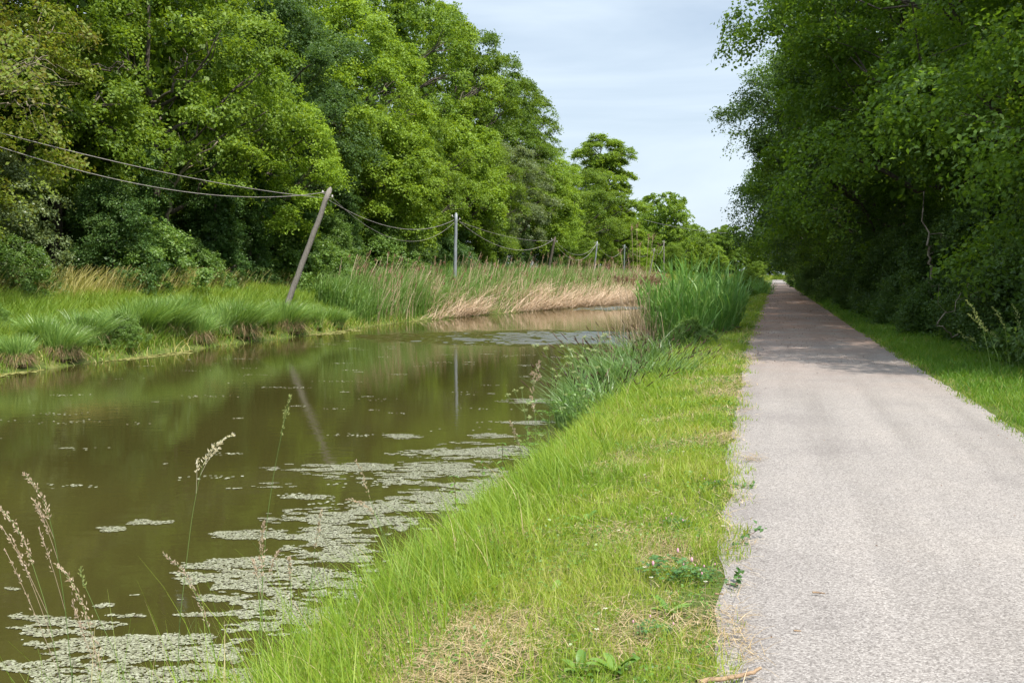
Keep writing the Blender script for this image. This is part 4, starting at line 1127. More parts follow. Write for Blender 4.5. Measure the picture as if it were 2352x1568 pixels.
# --- reed clump and sedges on the near bank
def reed_clump(root, H, R, n, seed, elong=1.5, w=.03):
    r = np.random.default_rng(seed)
    a = r.uniform(0, 2 * PI, n); rr = np.sqrt(r.uniform(0, 1, n))
    B = np.stack([np.cos(a) * rr * R, np.sin(a) * rr * R * elong, np.zeros(n)], -1)
    h = H * (1 - .35 * rr ** 2) * r.uniform(.6, 1.08, n)
    V, Qd = blades(B, h, a + r.normal(size=n) * .7, .08 + .30 * rr * r.uniform(.3, 1.2, n), .014, 3, 0, p=1.6, tip=.3)
    acc = Acc(); acc.add(V, Qd, np.repeat(r.uniform(0, .5, n), 3)); acc.obj('stem', M['reed'], root)
    m = n * 5; q = r.integers(0, n, m); f = r.uniform(.12, .95, m)
    lean = (.08 + .30 * rr * .75)[q]
    B2 = B[q] + np.stack([np.cos(a[q]) * h[q] * lean * f ** 1.6, np.sin(a[q]) * h[q] * lean * f ** 1.6, h[q] * f], -1)
    V, Qd = blades(B2, r.uniform(.35, .65, m), a[q] + r.normal(size=m) * 1.1, r.uniform(.15, .75, m), w * r.uniform(.7, 1.3, m), 4, r.uniform(0, .25, m), psi=r.uniform(0, PI, m), p=1.7)
    acc = Acc(); acc.add(V, Qd, np.repeat(r.uniform(.1, 1, m), 4)); acc.obj('leaf', M['reed'], root)


rc = thing('reed_clump', 'tall dense dark green reed clump on the near bank beside the towpath', 'reeds', place_uv(29.6, -2.3, -.05), -A, 'reed clumps on the near bank')
reed_clump(rc, 2.55, 1.25, 560, 81, 1.6, .046)
dup(rc, 'smaller bright green reed clump far along the near bank', place_uv(84, -2.8), 1.0, (1.1, 1.3, .95), 'reed clumps on the near bank')
dup(rc, 'low reed clump between the big clump and the far small one', place_uv(62, -3.0), 2.0, (.8, 1.2, .55), 'reed clumps on the near bank')

dr = thing('dry_reed_stand', 'thin stand of dry beige reed stalks with brown plumes left of the dark green clump', 'reeds', (0, 0, 0), 0)
acc = Acc(); pl_ = Acc()
n = 420
u = rng.normal(29.6, 1.5, n); v = -3.55 + rng.normal(size=n) * .38
B = bases(u, v); B[:, 2] = np.maximum(B[:, 2], WATER_Z - .05)
ph = np.where(rng.uniform(size=n) < .3, rng.normal(PI, .5, n), rng.uniform(0, 6.28, n)); h = rng.uniform(.9, 2.3, n); kk = rng.uniform(.02, .5, n) * np.where(rng.uniform(size=n) < .2, 2.2, .6)
V, Qd = blades(B, h, ph, kk, .013, 4, 0, tip=.6)
acc.add(V, Qd, np.repeat(rng.uniform(.1, .9, n), 4))
tallest = np.argsort(-h)[:46]
tip = B + np.stack([np.cos(ph) * h * kk, np.sin(ph) * h * kk, h], -1)
for px, py, dp in [(1463, 515, 31), (1451, 523, 31), (1490, 545, 31.3), (1500, 538, 31.5), (1470, 560, 30.5), (1425, 575, 30), (1512, 565, 31.8), (1443, 590, 30.4), (1398, 612, 29), (1405, 592, 29.5)]:
    t_ = at_depth(px, py, dp); b_ = at_depth(1465 + (px - 1465) * .2, 800, dp)
    f = np.linspace(0, 1, 8)[:, None]; P = b_ * (1 - f) + t_ * f
    acc.add(*tube(P, np.linspace(.008, .004, 8), 4), .6)
    tip = np.concatenate([tip, t_[None]]); tallest = np.append(tallest, len(tip) - 1)
for _ in range(16):
    m = len(tallest)
    Bp = tip[tallest] + rng.normal(size=(m, 3)) * np.array([.02, .02, .06]) - np.array([0, 0, .06])
    V, Qd = blades(Bp, rng.uniform(.08, .17, m), rng.normal(.2, .9, m), rng.uniform(.3, 1.2, m), .020, 2, rng.uniform(0, .7, m), tip=.3)
    pl_.add(V, Qd, np.repeat(rng.uniform(0, .7, m), 2))
acc.obj('stalk', M['dryreed'], dr); pl_.obj('plume', M['plume'], dr)


def sedge_clump(root, H, R, n, seed, spikes=60, w=.012):
    r = np.random.default_rng(seed)
    a = r.uniform(0, 2 * PI, n); rr = np.sqrt(r.uniform(0, 1, n))
    B = np.stack([np.cos(a) * rr * R * .6, np.sin(a) * rr * R, np.zeros(n)], -1)
    ph = a + r.normal(size=n) * .9; h = H * r.uniform(.5, 1.15, n); k = r.uniform(.25, 1.0, n)
    V, Qd = blades(B, h, ph, k, w * r.uniform(.6, 1.4, n), 6, r.uniform(.05, .55, n), p=2.0)
    acc = Acc(); acc.add(V, Qd, np.repeat(r.uniform(0, 1, n), 6)); acc.obj('blades', M['sedge2'], root)
    st = Acc(); sp_ = []
    for q in range(spikes):
        acc = Acc()
        b = B[r.integers(n)] * 1.05; aa = math.atan2(b[1], b[0]) + r.normal() * .5
        hh = H * r.uniform(.75, 1.15); kk = r.uniform(.2, .75)
        t = np.linspace(0, 1, 9)
        P = np.stack([b[0] + math.cos(aa) * hh * kk * t ** 2, b[1] + math.sin(aa) * hh * kk * t ** 2, hh * (t - .1 * t ** 3)], -1)
        st.add(*tube(P, .0035, 4), .3)
        for e in (8,):
            c = P[e]; d = nrm(P[e] - P[e - 1]) + r.normal(size=3) * .25; L = r.uniform(.09, .15)
            acc.add(*tube(np.stack([c + d * L * f for f in (0, .3, .7, 1)]), [.003, .009, .009, .003], 5), r.uniform())
        sp_.append(acc)
    if spikes: st.obj('stem', M['stalk'], root)
    for acc in sp_: acc.obj('flower_spike', M['spike'], root, True)


sc_ = thing('sedge_clump', 'arching grey-green sedge with dark brown spikes, largest clump over the water', 'sedge', place_uv(17.4, -2.72), -A, 'spiked sedges on the near bank')
sedge_clump(sc_, .95, 1.2, 1000, 91, 70, .022)
sd_ = thing('sedge_clump', 'shaded sedge midway between dark green reeds and the small reed clump', 'sedge', place_uv(43, -2.4), 0, 'shaded sedges on the near bank')
sedge_clump(sd_, .8, 1.2, 700, 92, 0, .026)
for (u, v, rz, s, lab) in [(19.8, -2.6, 1, 1.1, 'spiked sedge behind the largest clump'), (23.6, -2.5, 2.1, 1.05, 'spiked sedge just before the dark green reeds'), (15.2, -2.6, 3, .9, 'lowest spiked sedge, beside the white umbel flowers'), (17.2, -2.15, 4.2, .75, 'small spiked sedge on the grass side of the largest clump')]:
    dup(sc_, lab, place_uv(u, v), rz, s, 'spiked sedges on the near bank')
for (u, v, rz, s, lab) in [(37, -2.2, .5, .9, 'shaded sedge right beside the dark green reeds'), (49, -2.4, 2.5, 1.0, 'shaded sedge farther along the near bank'), (56, -2.4, 3.5, 1.0, 'shaded sedge before the low reed clump'), (70, -2.4, 4.5, 1.1, 'farthest shaded sedge near the small bright reeds')]:
    dup(sd_, lab, place_uv(u, v), rz, s, 'shaded sedges on the near bank')
for (u, v, s, lab, m) in [(26.2, -1.7, .15, 'small leafy herb bush at the foot of the dark green reeds', 'bramble'), (24.2, -1.9, .26, 'small leafy herb bush beside the spiked sedges', 'bramble'), (58, -2.4, .5, 'low shrub on the shaded near bank', 'shade2'), (75, -2.3, .55, 'low shrub beyond the shaded sedges', 'shade2'), (96, -2.6, .9, 'rounded bush past the small bright reeds', 'mid'), (112, -2.8, 1.0, 'farthest bush on the near bank', 'mid'), (29.0, -4.1, .28, 'trailing bramble tangle hanging over water left of the reeds', 'bramble')]:
    tree('sb', 'bramble_shrub', lab, 'shrub', u, v, u, s, 'small bushes on the near bank', mat=m)


# ------------------------------------------------------------------ floating weed
ELL = [(1060, 1038, 150, 20), (920, 1002, 45, 5), (1120, 1000, 60, 5), (1200, 970, 75, 6), (1225, 920, 75, 5), (770, 1077, 150, 13), (1040, 1082, 150, 26), (910, 1097, 140, 20),
       (632, 1117, 55, 8), (700, 1141, 60, 5), (1110, 1112, 100, 26), (770, 1190, 150, 22), (960, 1170, 150, 22), (1060, 1140, 150, 26), (615, 1228, 120, 11), (760, 1222, 150, 26),
       (890, 1200, 140, 34), (260, 1214, 62, 6), (340, 1200, 62, 7), (470, 1297, 95, 8), (640, 1292, 150, 15), (790, 1275, 130, 42), (480, 1325, 100, 13), (600, 1332, 160, 26), (720, 1332, 130, 42),
       (520, 1370, 100, 13), (650, 1382, 120, 20), (90, 1420, 70, 14), (170, 1435, 110, 12), (110, 1450, 95, 14), (290, 1412, 60, 6), (480, 1410, 85, 6), (310, 1365, 35, 4), (240, 1390, 35, 5),
       (25, 1350, 28, 4), (230, 1476, 170, 14), (400, 1470, 150, 19), (330, 1505, 230, 26), (90, 1535, 130, 26), (300, 1555, 280, 34), (490, 1500, 130, 34), (600, 1440, 120, 40), (700, 1420, 120, 50), (560, 1560, 120, 40),
       (820, 1340, 120, 50), (100, 1605, 220, 30), (400, 1620, 260, 36)]


def weed():
    n = 900000
    u = 3.5 + 15 * rng.uniform(0, 1, n); v = rng.uniform(-9.5, -2.2, n)
    x, y = uv2xy(u, v); P = np.stack([x, y, np.full(n, WATER_Z + .004)], -1)
    qx, qy = project(P)
    best = np.zeros(n)
    for (cx, cy, rx, ry) in ELL:
        best = np.maximum(best, 1.25 - np.sqrt(((qx - cx) / rx) ** 2 + ((qy - cy) / ry) ** 2))
    xs, ys = P[:, 0], P[:, 1]
    nz = .36 * fbm(xs * 1.3, ys * 2.2, 101) + .40 * fbm(xs * 3, ys * 8, 102) + .24 * vnoise(xs * 11, ys * 22, 103)
    keep = (best > .06) & (best + (nz - .5) * 3.7 > .52) & (rng.uniform(size=n) < .9)
    P = P[keep]; n = len(P)
    sc = rng.uniform(.007, .016, n)
    N = rng.normal(size=(n, 3)) * .05 + np.array([0, 0, 1])
    P[:, 2] += rng.uniform(0, .003, n)
    V, Qd = leaves(P, N, sc * 1.9, sc * 1.6, fold=.0)
    var = np.where(rng.uniform(size=n) < .16, rng.uniform(0, .15, n), rng.uniform(.2, 1, n))
    acc = Acc(); acc.add(V, Qd, var)
    # single bits drifting on open water
    m = 1500
    u = 8 + 26 * rng.uniform(0, 1, m); v = rng.uniform(-15, -3.6, m)
    for q in range(110):
        uu = 9 + 26 * rng.uniform() ** 1.2; vv = rng.uniform(-15.5, -4); c = rng.integers(3, 26); s = rng.uniform(.04, .26)
        x, y = uv2xy(uu, vv)
        Pm = np.stack([x + rng.normal(size=c) * s, y + rng.normal(size=c) * s * .35, np.full(c, WATER_Z + .004) + rng.uniform(0, .005, c)], -1)
        V, Qd = leaves(Pm, rng.normal(size=(c, 3)) * .06 + np.array([0, 0, 1]), .045, .04, fold=0)
        acc.add(V, Qd, rng.uniform(.3, 1, c))
    tag(acc.obj('floating_weed', M['weed']), 'pale mats of small floating leaves spread over the dark water', 'pondweed', kind='stuff')
    acc = Acc()
    n = 60000
    u = 8 + 70 * rng.uniform(0, 1, n); e = -17.2 + far_shift(u)
    v = e + rng.uniform(-.3, 2.0, n)
    wdt = .05 + .6 * np.clip(fbm(u * .28, u * 0, 111) - .35, 0, 1) * 3 * np.interp(u, [8, 20, 36, 44, 50], [.6, .7, 1.2, 1.0, .4])
    k = (v - e < wdt * (.6 + .8 * vnoise(u * 1.2, v * 3, 112))) & (vnoise(u * 2.2, v * 6, 113) > .22); u, v = u[k], v[k]; n = len(u)
    x, y = uv2xy(u, v); P = np.stack([x, y, np.full(n, WATER_Z + .004) + rng.uniform(0, .006, n)], -1)
    V, Qd = leaves(P, rng.normal(size=(n, 3)) * .08 + np.array([0, 0, 1]), .11, .10, fold=0)
    acc.add(V, Qd, rng.uniform(0, 1, n))
    tag(acc.obj('duckweed', M['scum']), 'yellow-green duckweed fringe along the far waterline', 'duckweed', kind='stuff')


weed()


# ------------------------------------------------------------------ tall flowering grasses in front
def stalk(label, pts, depth, head, mat, r0=.0026, side=(), dense=60, L=.015, spread=.010, dy=.0):
    P = np.array([at_depth(px, py, depth + dy * i) for i, (px, py) in enumerate(pts)])   # from the foot to the tip
    d = nrm(P[0] - P[1]); u, v = xy2uv(P[0][0], P[0][1]); gz = float(ground_z(u, v)) - .03
    if P[0][2] > gz and d[2] < -.2:
        ft = P[0] + d * ((gz - P[0][2]) / d[2]); P = np.concatenate([ft[None], P])
    s = np.concatenate([[0], np.cumsum(np.linalg.norm(np.diff(P, axis=0), axis=1))]); tot = s[-1]
    ti = np.linspace(0, tot, 40)
    C = np.stack([np.interp(ti, s, P[:, k]) for k in range(3)], -1)
    for _ in range(3): C[1:-1] = (C[:-2] + 2 * C[1:-1] + C[2:]) / 4
    root = thing('grass_stalk', label, 'grass stalk', tuple(C[0]), 0, 'tall flowering grasses on the near bank')
    C0 = C - C[0]
    a = Acc(); a.add(*tube(C0, np.linspace(r0, r0 * .35, 40), 5), rng.uniform()); a.obj('stem', M['stalk'], root, True)
    # one leaf blade on the stem
    k = 12
    a = Acc(); V, Qd = blades(C0[[k, k + 6]], [.28, .22], rng.uniform(0, 6.28, 2), [.5, .7], .006, 6, [.1, .3]); a.add(V, Qd, .5); a.obj('leaf', M['stalk'], root)
    h = Acc()
    tl = ti / tot
    def cluster(path, n, sp, ln):
        f = rng.uniform(0, 1, n) ** .9
        idx = np.clip((f * (len(path) - 1)).astype(int), 0, len(path) - 2)
        c = path[idx] + (path[idx + 1] - path[idx]) * rng.uniform(0, 1, (n, 1))
        T = nrm(path[idx + 1] - path[idx])
        env = np.sin(np.clip(f * .9 + .1, 0, 1) * PI) ** .6
        dirs = nrm(T * 1.2 + rng.normal(size=(n, 3)) * .55)
        c = c + dirs * ln * .5 + rng.normal(size=(n, 3)) * (sp * env)[:, None] * .5
        N = nrm(np.cross(dirs, rng.normal(size=(n, 3))))
        V, Qd = leaves(c, N, ln * rng.uniform(.8, 1.3, n), ln * .34, tdir=dirs * 3)
        h.add(V, Qd, rng.uniform(0, 1, n))
        V, Qd = leaves(c, np.cross(N, dirs), ln * rng.uniform(.8, 1.3, n), ln * .34, tdir=dirs * 3)
        h.add(V, Qd, rng.uniform(0, 1, n))
    hp = C0[tl > 1 - head]
    dense = int(dense * 1.0)
    cluster(hp, dense, spread, L)
    for (f, px, py) in side:
        b = C0[int(f * 39)]; e = at_depth(px, py, depth) - C[0]
        t_ = np.linspace(0, 1, 8)[:, None]; bp = b * (1 - t_) + e * t_ + np.array([0, 0, .02]) * np.sin(t_ * PI)
        h.add(*tube(bp, .0009, 3), .4)
        cluster(bp[3:], dense // 3, spread * .7, L)
    h.obj('seed_head', M[mat], root)
    return root


stalk('tall stalk with white glowing one-sided head arching right, left of centre', [(408, 1568), (412, 1430), (440, 1190), (462, 1075), (485, 1020), (505, 1003), (535, 999)], 4.6, .13, 'seed_pale', side=[(.86, 505, 1028), (.80, 455, 1052), (.88, 510, 1016)], dense=70)
stalk('tallest thin green stalk with narrow greenish head against the open water', [(590, 1568), (598, 1420), (612, 1200), (630, 1080), (648, 990), (660, 935), (667, 908)], 4.8, .15, 'seed_green', side=[(.90, 657, 950)], dense=50)
stalk('pinkish drooping panicle at the left, its top the higher of two', [(166, 1568), (151, 1403), (125, 1233), (106, 1160), (94, 1127), (72, 1100), (56, 1089)], 4.3, .13, 'seed_pink', side=[(.83, 75, 1146), (.78, 84, 1165), (.66, 88, 1210)], dense=80, spread=.014)
stalk('pinkish nodding panicle leaving the left frame edge', [(140, 1568), (110, 1403), (79, 1308), (60, 1250), (38, 1205), (15, 1178), (-6, 1160)], 4.2, .2, 'seed_pink', side=[(.70, 5, 1210), (.64, 25, 1228), (.55, 10, 1258)], dense=80, spread=.013)
stalk('thick pink-grey panicle low at the left, tip bent towards the left edge', [(240, 1600), (222, 1500), (204, 1429), (185, 1380), (165, 1335), (145, 1305), (128, 1296)], 4.0, .42, 'seed_pink', side=[(.5, 165, 1380)], dense=150, spread=.016)
stalk('slim stalk behind the thick pink panicle with small side tuft', [(290, 1568), (262, 1490), (227, 1421), (205, 1365), (190, 1340), (185, 1325), (184, 1303)], 4.4, .1, 'seed_green', dense=30)
stalk('drooping brownish panicle in the middle over the weed mats', [(505, 1568), (487, 1470), (470, 1410), (453, 1372), (438, 1335), (412, 1300), (376, 1271)], 4.5, .42, 'seed_pink', dense=110, spread=.011)
stalk('upright pinkish plume just below the tallest thin stalk', [(598, 1600), (600, 1500), (603, 1400), (602, 1330), (600, 1280), (601, 1235), (605, 1200)], 4.4, .30, 'seed_pink', side=[(.62, 640, 1262), (.6, 580, 1285)], dense=120, spread=.013)
stalk('short pinkish spike right of the upright plume', [(672, 1568), (670, 1450), (668, 1380), (667, 1330), (665, 1280)], 4.7, .2, 'seed_pink', dense=60, spread=.008)
stalk('slender pale spike leaning before the weed mats', [(700, 1500), (712, 1360), (722, 1270), (732, 1210), (739, 1173)], 5.0, .24, 'seed_pink', dense=60, spread=.008)
stalk('dark thin panicle leaning left over the weed at mid bank', [(905, 1320), (880, 1235), (862, 1180), (845, 1130), (832, 1085), (818, 1057)], 6.6, .3, 'seed_pink', dense=60, spread=.012, L=.016)
stalk('brownish nodding panicle lying left beside the dark thin one', [(905, 1330), (885, 1240), (868, 1190), (850, 1168), (825, 1152), (798, 1146)], 6.4, .3, 'seed_pink', dense=80, spread=.012, L=.016)
stalk('pale oat-like panicle standing among the white umbels', [(1232, 1080), (1230, 1000), (1228, 930), (1224, 880), (1232, 850), (1238, 830)], 12.5, .3, 'seed_pink', r0=.004, side=[(.85, 1222, 858), (.78, 1240, 862)], dense=90, spread=.03, L=.03)
stalk('pale spike leaning left below the white umbels', [(1260, 1080), (1240, 1000), (1228, 950), (1222, 920), (1218, 893)], 12.2, .3, 'seed_pink', r0=.004, dense=60, spread=.02, L=.03)
stalk('pinkish panicle leaning left in front of the reddish nettle', [(1215, 1120), (1200, 1060), (1192, 1020), (1182, 990), (1172, 968)], 10.8, .4, 'seed_pink', r0=.0035, dense=70, spread=.02, L=.026)
for q in range(7):
    bx = [2280, 2300, 2325, 2345, 2262, 2318, 2350][q]; ty = [690, 720, 705, 700, 760, 742, 770][q]; tx = bx - [60, 75, 45, 20, 60, 70, 30][q]
    stalk(['wispy tall grass at the right verge, leaning farthest left', 'wispy tall grass at the right verge, lower of the left pair', 'wispy tall grass before the dark shrub, upright', 'wispy tall grass touching the right frame edge', 'short wispy grass at the right verge foot', 'wispy grass bowed low before the dark shrub', 'short wispy grass at the right frame edge'][q],
          [(bx, 880), (bx - 8, 820), ((bx + tx) / 2 + 6, (ty + 800) / 2), (tx + 10, ty + 12), (tx, ty)], 15.0 + q * .25, .35, 'seed_green', r0=.004, dense=60, spread=.03, L=.03)


# ------------------------------------------------------------------ herbs of the near bank
def umbellifer(root, H, seed):
    r = np.random.default_rng(seed)
    st = Acc(); n = 10; t = np.linspace(0, 1, n)
    P = np.stack([.05 * t ** 2 * H, .02 * np.sin(t * 4), H * t], -1)
    st.add(*tube(P, np.linspace(.007, .003, n), 5), .4)
    heads = []
    for q in range(8):
        k = r.integers(4, n); b = P[k]; a = r.uniform(0, 2 * PI); L = H * r.uniform(.18, .42)
        e = b + np.array([math.cos(a) * L * .75, math.sin(a) * L * .75, L * .7])
        st.add(*tube(np.stack([b, (b + e) / 2 + [0, 0, -.02], e]), [.003, .0025, .002], 4), .5); heads.append(e)
    heads.append(P[-1])
    um = []
    for e in heads:
        ac = Acc()
        for w in range(11):
            a = r.uniform(0, 2 * PI); rad = .040 * math.sqrt(r.uniform()); tip = e + np.array([math.cos(a) * rad, math.sin(a) * rad, .045 - rad * .5 + r.normal() * .006])
            st.add(*tube(np.stack([e, tip]), .0010, 3, False), .6)
            m = 14; c = tip + r.normal(size=(m, 3)) * np.array([.005, .005, .003])
            ac.add(*leaves(c, r.normal(size=(m, 3)) * .4 + np.array([0, 0, 1]), .008, .007, r), r.uniform(0, 1, m))
        um.append(ac)
    st.obj('stem', M['stalk'], root, True)
    for ac in um: ac.obj('umbel', M['umbel'], root)
    lf = Acc()
    for q in range(16):
        b = P[r.integers(1, 8)]; a = r.uniform(0, 2 * PI); L = H * r.uniform(.12, .28); m = 20
        f = r.uniform(.1, 1, m); side = r.normal(size=m) * .22 * L * f
        c = b + np.stack([math.cos(a) * L * f - math.sin(a) * side, math.sin(a) * L * f + math.cos(a) * side, L * (.35 * f - .3 * f * f)], -1)
        lf.add(*leaves(c, r.normal(size=(m, 3)) * .35 + np.array([0, 0, 1]), .045, .015, r), r.uniform(0, 1, m))
    lf.obj('leaf', M['broad'], root)


um = thing('umbel_plant', 'white umbel flowered plant, tallest, standing out over the water', 'wild flower', place_uv(10.4, -2.32), 0, 'white umbel flowers on the near bank')
umbellifer(um, 1.0, 131)
for (u, v, rz, s, lab) in [(11.3, -2.12, 2, .95, 'white umbel plant with the densest flower cluster beside the sedge'), (9.6, -2.35, 4, .72, 'low white umbel plant leaning over the water'), (12.2, -2.35, 1, .9, 'white umbel plant against the dark spiked sedge')]:
    dup(um, lab, place_uv(u, v), rz, s, 'white umbel flowers on the near bank')


def herb(root, H, seed, lw=.045, ll=.10, n=9, stem='nettle_stem'):
    r = np.random.default_rng(seed)
    st = Acc(); t = np.linspace(0, 1, 10); P = np.stack([.06 * H * t * np.sin(t * 3), .04 * H * t, H * t], -1)
    st.add(*tube(P, np.linspace(.005, .0025, 10), 5)); st.obj('stem', M[stem], root, True)
    lf = Acc()
    for k in range(n):
        f = .18 + .82 * k / (n - 1); c = np.array([np.interp(f, t, P[:, 0]), np.interp(f, t, P[:, 1]), H * f])
        s = 1.1 - .55 * f
        for a in (k * PI / 2, k * PI / 2 + PI):
            a += r.normal() * .25
            d = np.array([math.cos(a), math.sin(a), .0]); sd = np.array([-d[1], d[0], 0])
            x = np.linspace(0, 1, 5); wd = lw * s * np.sin(np.clip(x * .9 + .08, 0, 1) * PI) ** .8
            ctr = c + d * (ll * s * x)[:, None] + np.array([0, 0, 1]) * (ll * s * (.35 * x - .65 * x * x))[:, None]
            V = np.stack([ctr - sd * wd[:, None] * .5 + [0, 0, .004], ctr + sd * wd[:, None] * .5 + [0, 0, .004]], 1).reshape(-1, 3)
            lf.add(V, np.array([[2 * q, 2 * q + 1, 2 * q + 3, 2 * q + 2] for q in range(4)]), r.uniform())
    lf.obj('leaf', M['broad'], root)


def at_bank(px, py, depth):
    p = at_depth(px, py, depth); u, v = xy2uv(p[0], p[1]); return (p[0], p[1], float(ground_z(u, v)) - .02)


nt_ = thing('nettle', 'dark stemmed nettle with toothed drooping leaves in front of the weed mats', 'nettle', at_bank(1040, 1200, 8.4), 0, 'nettles on the near bank')
herb(nt_, .62, 141)
for (px, py, dp, rz, s, lab) in [(1112, 1180, 8.8, 1.3, .80, 'shorter nettle right of the dark stemmed one'), (1160, 1120, 9.6, 2.2, .95, 'tall narrow leaved herb at the grass edge, right of both nettles'), (1215, 1090, 10.4, .4, .9, 'bright leafy herb rising below the white umbels'), (1350, 960, 14.5, 4, .9, 'reddish leafy herb in the long grass beside the umbels'), (1555, 790, 25.5, 1, 1.25, 'pale green herb standing before the dark green reeds'), (1460, 870, 18.5, 2, 1.0, 'leafy herb at the foot of the spiked sedges')]:
    dup(nt_, lab, at_bank(px, py, dp), rz, s, 'nettles on the near bank')


def rosette(root, n, L, W, seed, up=.8):
    r = np.random.default_rng(seed); lf = Acc()
    for k in range(n):
        a = k * 2 * PI / n + r.normal() * .3; d = np.array([math.cos(a), math.sin(a), 0]); sd = np.array([-d[1], d[0], 0]); l = L * r.uniform(.7, 1.2); q = r.uniform(.5, 1.3) * up
        x = np.linspace(0, 1, 7); wd = W * np.sin(np.clip(x * .93 + .05, 0, 1) * PI) ** .7
        ctr = d * (l * x * .6)[:, None] + np.array([0, 0, 1]) * (l * (q * x - .45 * q * x ** 2.5))[:, None]
        V = np.stack([ctr - sd * wd[:, None] * .5 + np.array([0, 0, .15]) * wd[:, None], ctr, ctr + sd * wd[:, None] * .5 + np.array([0, 0, .15]) * wd[:, None]], 1).reshape(-1, 3)
        f = []
        for s in range(6): f += [[3 * s, 3 * s + 1, 3 * s + 4, 3 * s + 3], [3 * s + 1, 3 * s + 2, 3 * s + 5, 3 * s + 4]]
        lf.add(V, f, r.uniform())
    lf.obj('leaf', M['broad'], root, True)


def on_bank(px, py, dz=0):
    z = -.05
    for _ in range(4):
        p = on_level(px, py, z); u, v = xy2uv(p[0], p[1]); z = float(ground_z(u, v))
    return (float(p[0]), float(p[1]), z + dz)


ro = thing('plantain', 'broad leaved plantain at the bottom of the near grass', 'plantain', on_bank(1415, 1545), 0, 'plantains in the near grass')
rosette(ro, 7, .20, .042, 151)
for (px, py, rz, s, lab) in [(1345, 1200, 1, .9, 'upright plantain with one curled leaf beside the hay patch'), (1330, 1545, 2, .8, 'plantain left of the bottom broad leaved one'), (1535, 1410, 3, .8, 'plantain below the clover patch'), (1270, 1360, 4, .75, 'plantain in the middle of the sunny grass'), (1450, 1290, 5, .6, 'small plantain left of the clover patch')]:
    dup(ro, lab, on_bank(px, py), rz, s, 'plantains in the near grass')


def clover(root, n, R, seed):
    r = np.random.default_rng(seed); lf = Acc()
    for k in range(n):
        a = r.uniform(0, 2 * PI); q = R * math.sqrt(r.uniform()); c = np.array([math.cos(a) * q, math.sin(a) * q, r.uniform(.04, .12)])
        for w in range(3):
            b = r.uniform(0, .4) + w * 2.094; d = np.array([math.cos(b), math.sin(b), .12]); L = r.uniform(.018, .028)
            lf.add(*leaves((c + d * L * .5)[None], (np.array([0, 0, 1]) + r.normal(size=3) * .25)[None], L * 1.1, L * .85, r, tdir=d[None] * 4), r.uniform())
    lf.obj('leaf', M['clover'], root)
    fl = Acc()
    for k in range(3):
        a = r.uniform(0, 2 * PI); q = R * r.uniform(.5, 1); c = np.array([math.cos(a) * q, math.sin(a) * q, .12])
        fl.add(*tube(np.stack([c + [0, 0, z] for z in (0, .006, .014, .022, .026)]), [.003, .006, .007, .005, .001], 8))
    fl.obj('flower', M['pinkflower'], root, True)


cl = thing('clover_patch', 'dark green clover patch with pink flowers at the path side, largest', 'clover', on_bank(1528, 1335), 0, 'clover patches in the near grass')
clover(cl, 70, .16, 161)
for (px, py, rz, s, lab) in [(1590, 1340, 1, .6, 'small clover patch touching the path edge'), (1500, 1470, 2, .6, 'clover patch low down near the bottom hay'), (1625, 1330, 3, .5, 'pink flowering clover spilling onto the path'), (1555, 1215, 4, .6, 'clover patch halfway up the sunny grass'), (1640, 1120, 5, .5, 'clover at the indented path edge')]:
    dup(cl, lab, on_bank(px, py), rz, s, 'clover patches in the near grass')


def runner(label, pts, seed):
    P = np.array([on_level(px, py, z) for px, py, z in pts]); r = np.random.default_rng(seed)
    root = thing('trailing_stem', label, 'trailing plant', tuple(P[0]), 0, 'trailing stems on the path edge')
    ti = np.linspace(0, len(P) - 1, 16); C = np.stack([np.interp(ti, np.arange(len(P)), P[:, k]) for k in range(3)], -1) - P[0]
    a = Acc(); a.add(*tube(C, np.linspace(.003, .0015, 16), 4)); a.obj('stem', M['nettle_stem'], root, True)
    a = Acc()
    for k in (4, 7, 9, 12, 15, 15):
        m = 3; a.add(*leaves(C[k] + r.normal(size=(m, 3)) * .014, r.normal(size=(m, 3)) * .5 + np.array([0, -.4, .7]), .036, .022, r), r.uniform(0, .6, m))
    a.obj('leaf', M['clover'], root)


runner('long reddish trailing stem with small leaves reaching onto the path', [(1665, 1265, .02), (1700, 1248, .03), (1725, 1226, .05), (1748, 1212, .07)], 1)
runner('curled trailing stem lower on the path edge', [(1668, 1340, .02), (1690, 1345, .03), (1697, 1325, .04), (1697, 1312, .06)], 2)
runner('flat trailing stem lying on the path above the long one', [(1660, 1112, .02), (1690, 1114, .02), (1728, 1115, .03)], 3)


def twig(label, pts, r0):
    P = np.array([on_level(px, py, z) for px, py, z in pts])
    ti = np.linspace(0, len(P) - 1, 14); C = np.stack([np.interp(ti, np.arange(len(P)), P[:, k]) for k in range(3)], -1)
    C[1:-1] += rng.normal(size=(12, 3)) * r0 * .15
    a = Acc(); a.add(*tube(C, np.linspace(r0, r0 * .6, 14), 7)); o = a.obj('twig', M['twig'], None, True)
    tag(o, label, 'twig', 'twigs on the path')


twig('brown twig with pale bent tip lying at the bottom edge of the path', [(1600, 1566, .035), (1650, 1560, .035), (1700, 1550, .035), (1730, 1543, .04), (1748, 1533, .05)], .011)
twig('short dark twig lying alone on the pale path', [(1866, 1359, .03), (1880, 1360, .03), (1895, 1362, .03)], .005)
twig('tiny dark twig near the path edge below the clover', [(1642, 1363, .03), (1655, 1363, .03), (1662, 1364, .03)], .005)
twig('tiny dark twig low in the middle of the path', [(1823, 1447, .03), (1840, 1448, .03)], .004)


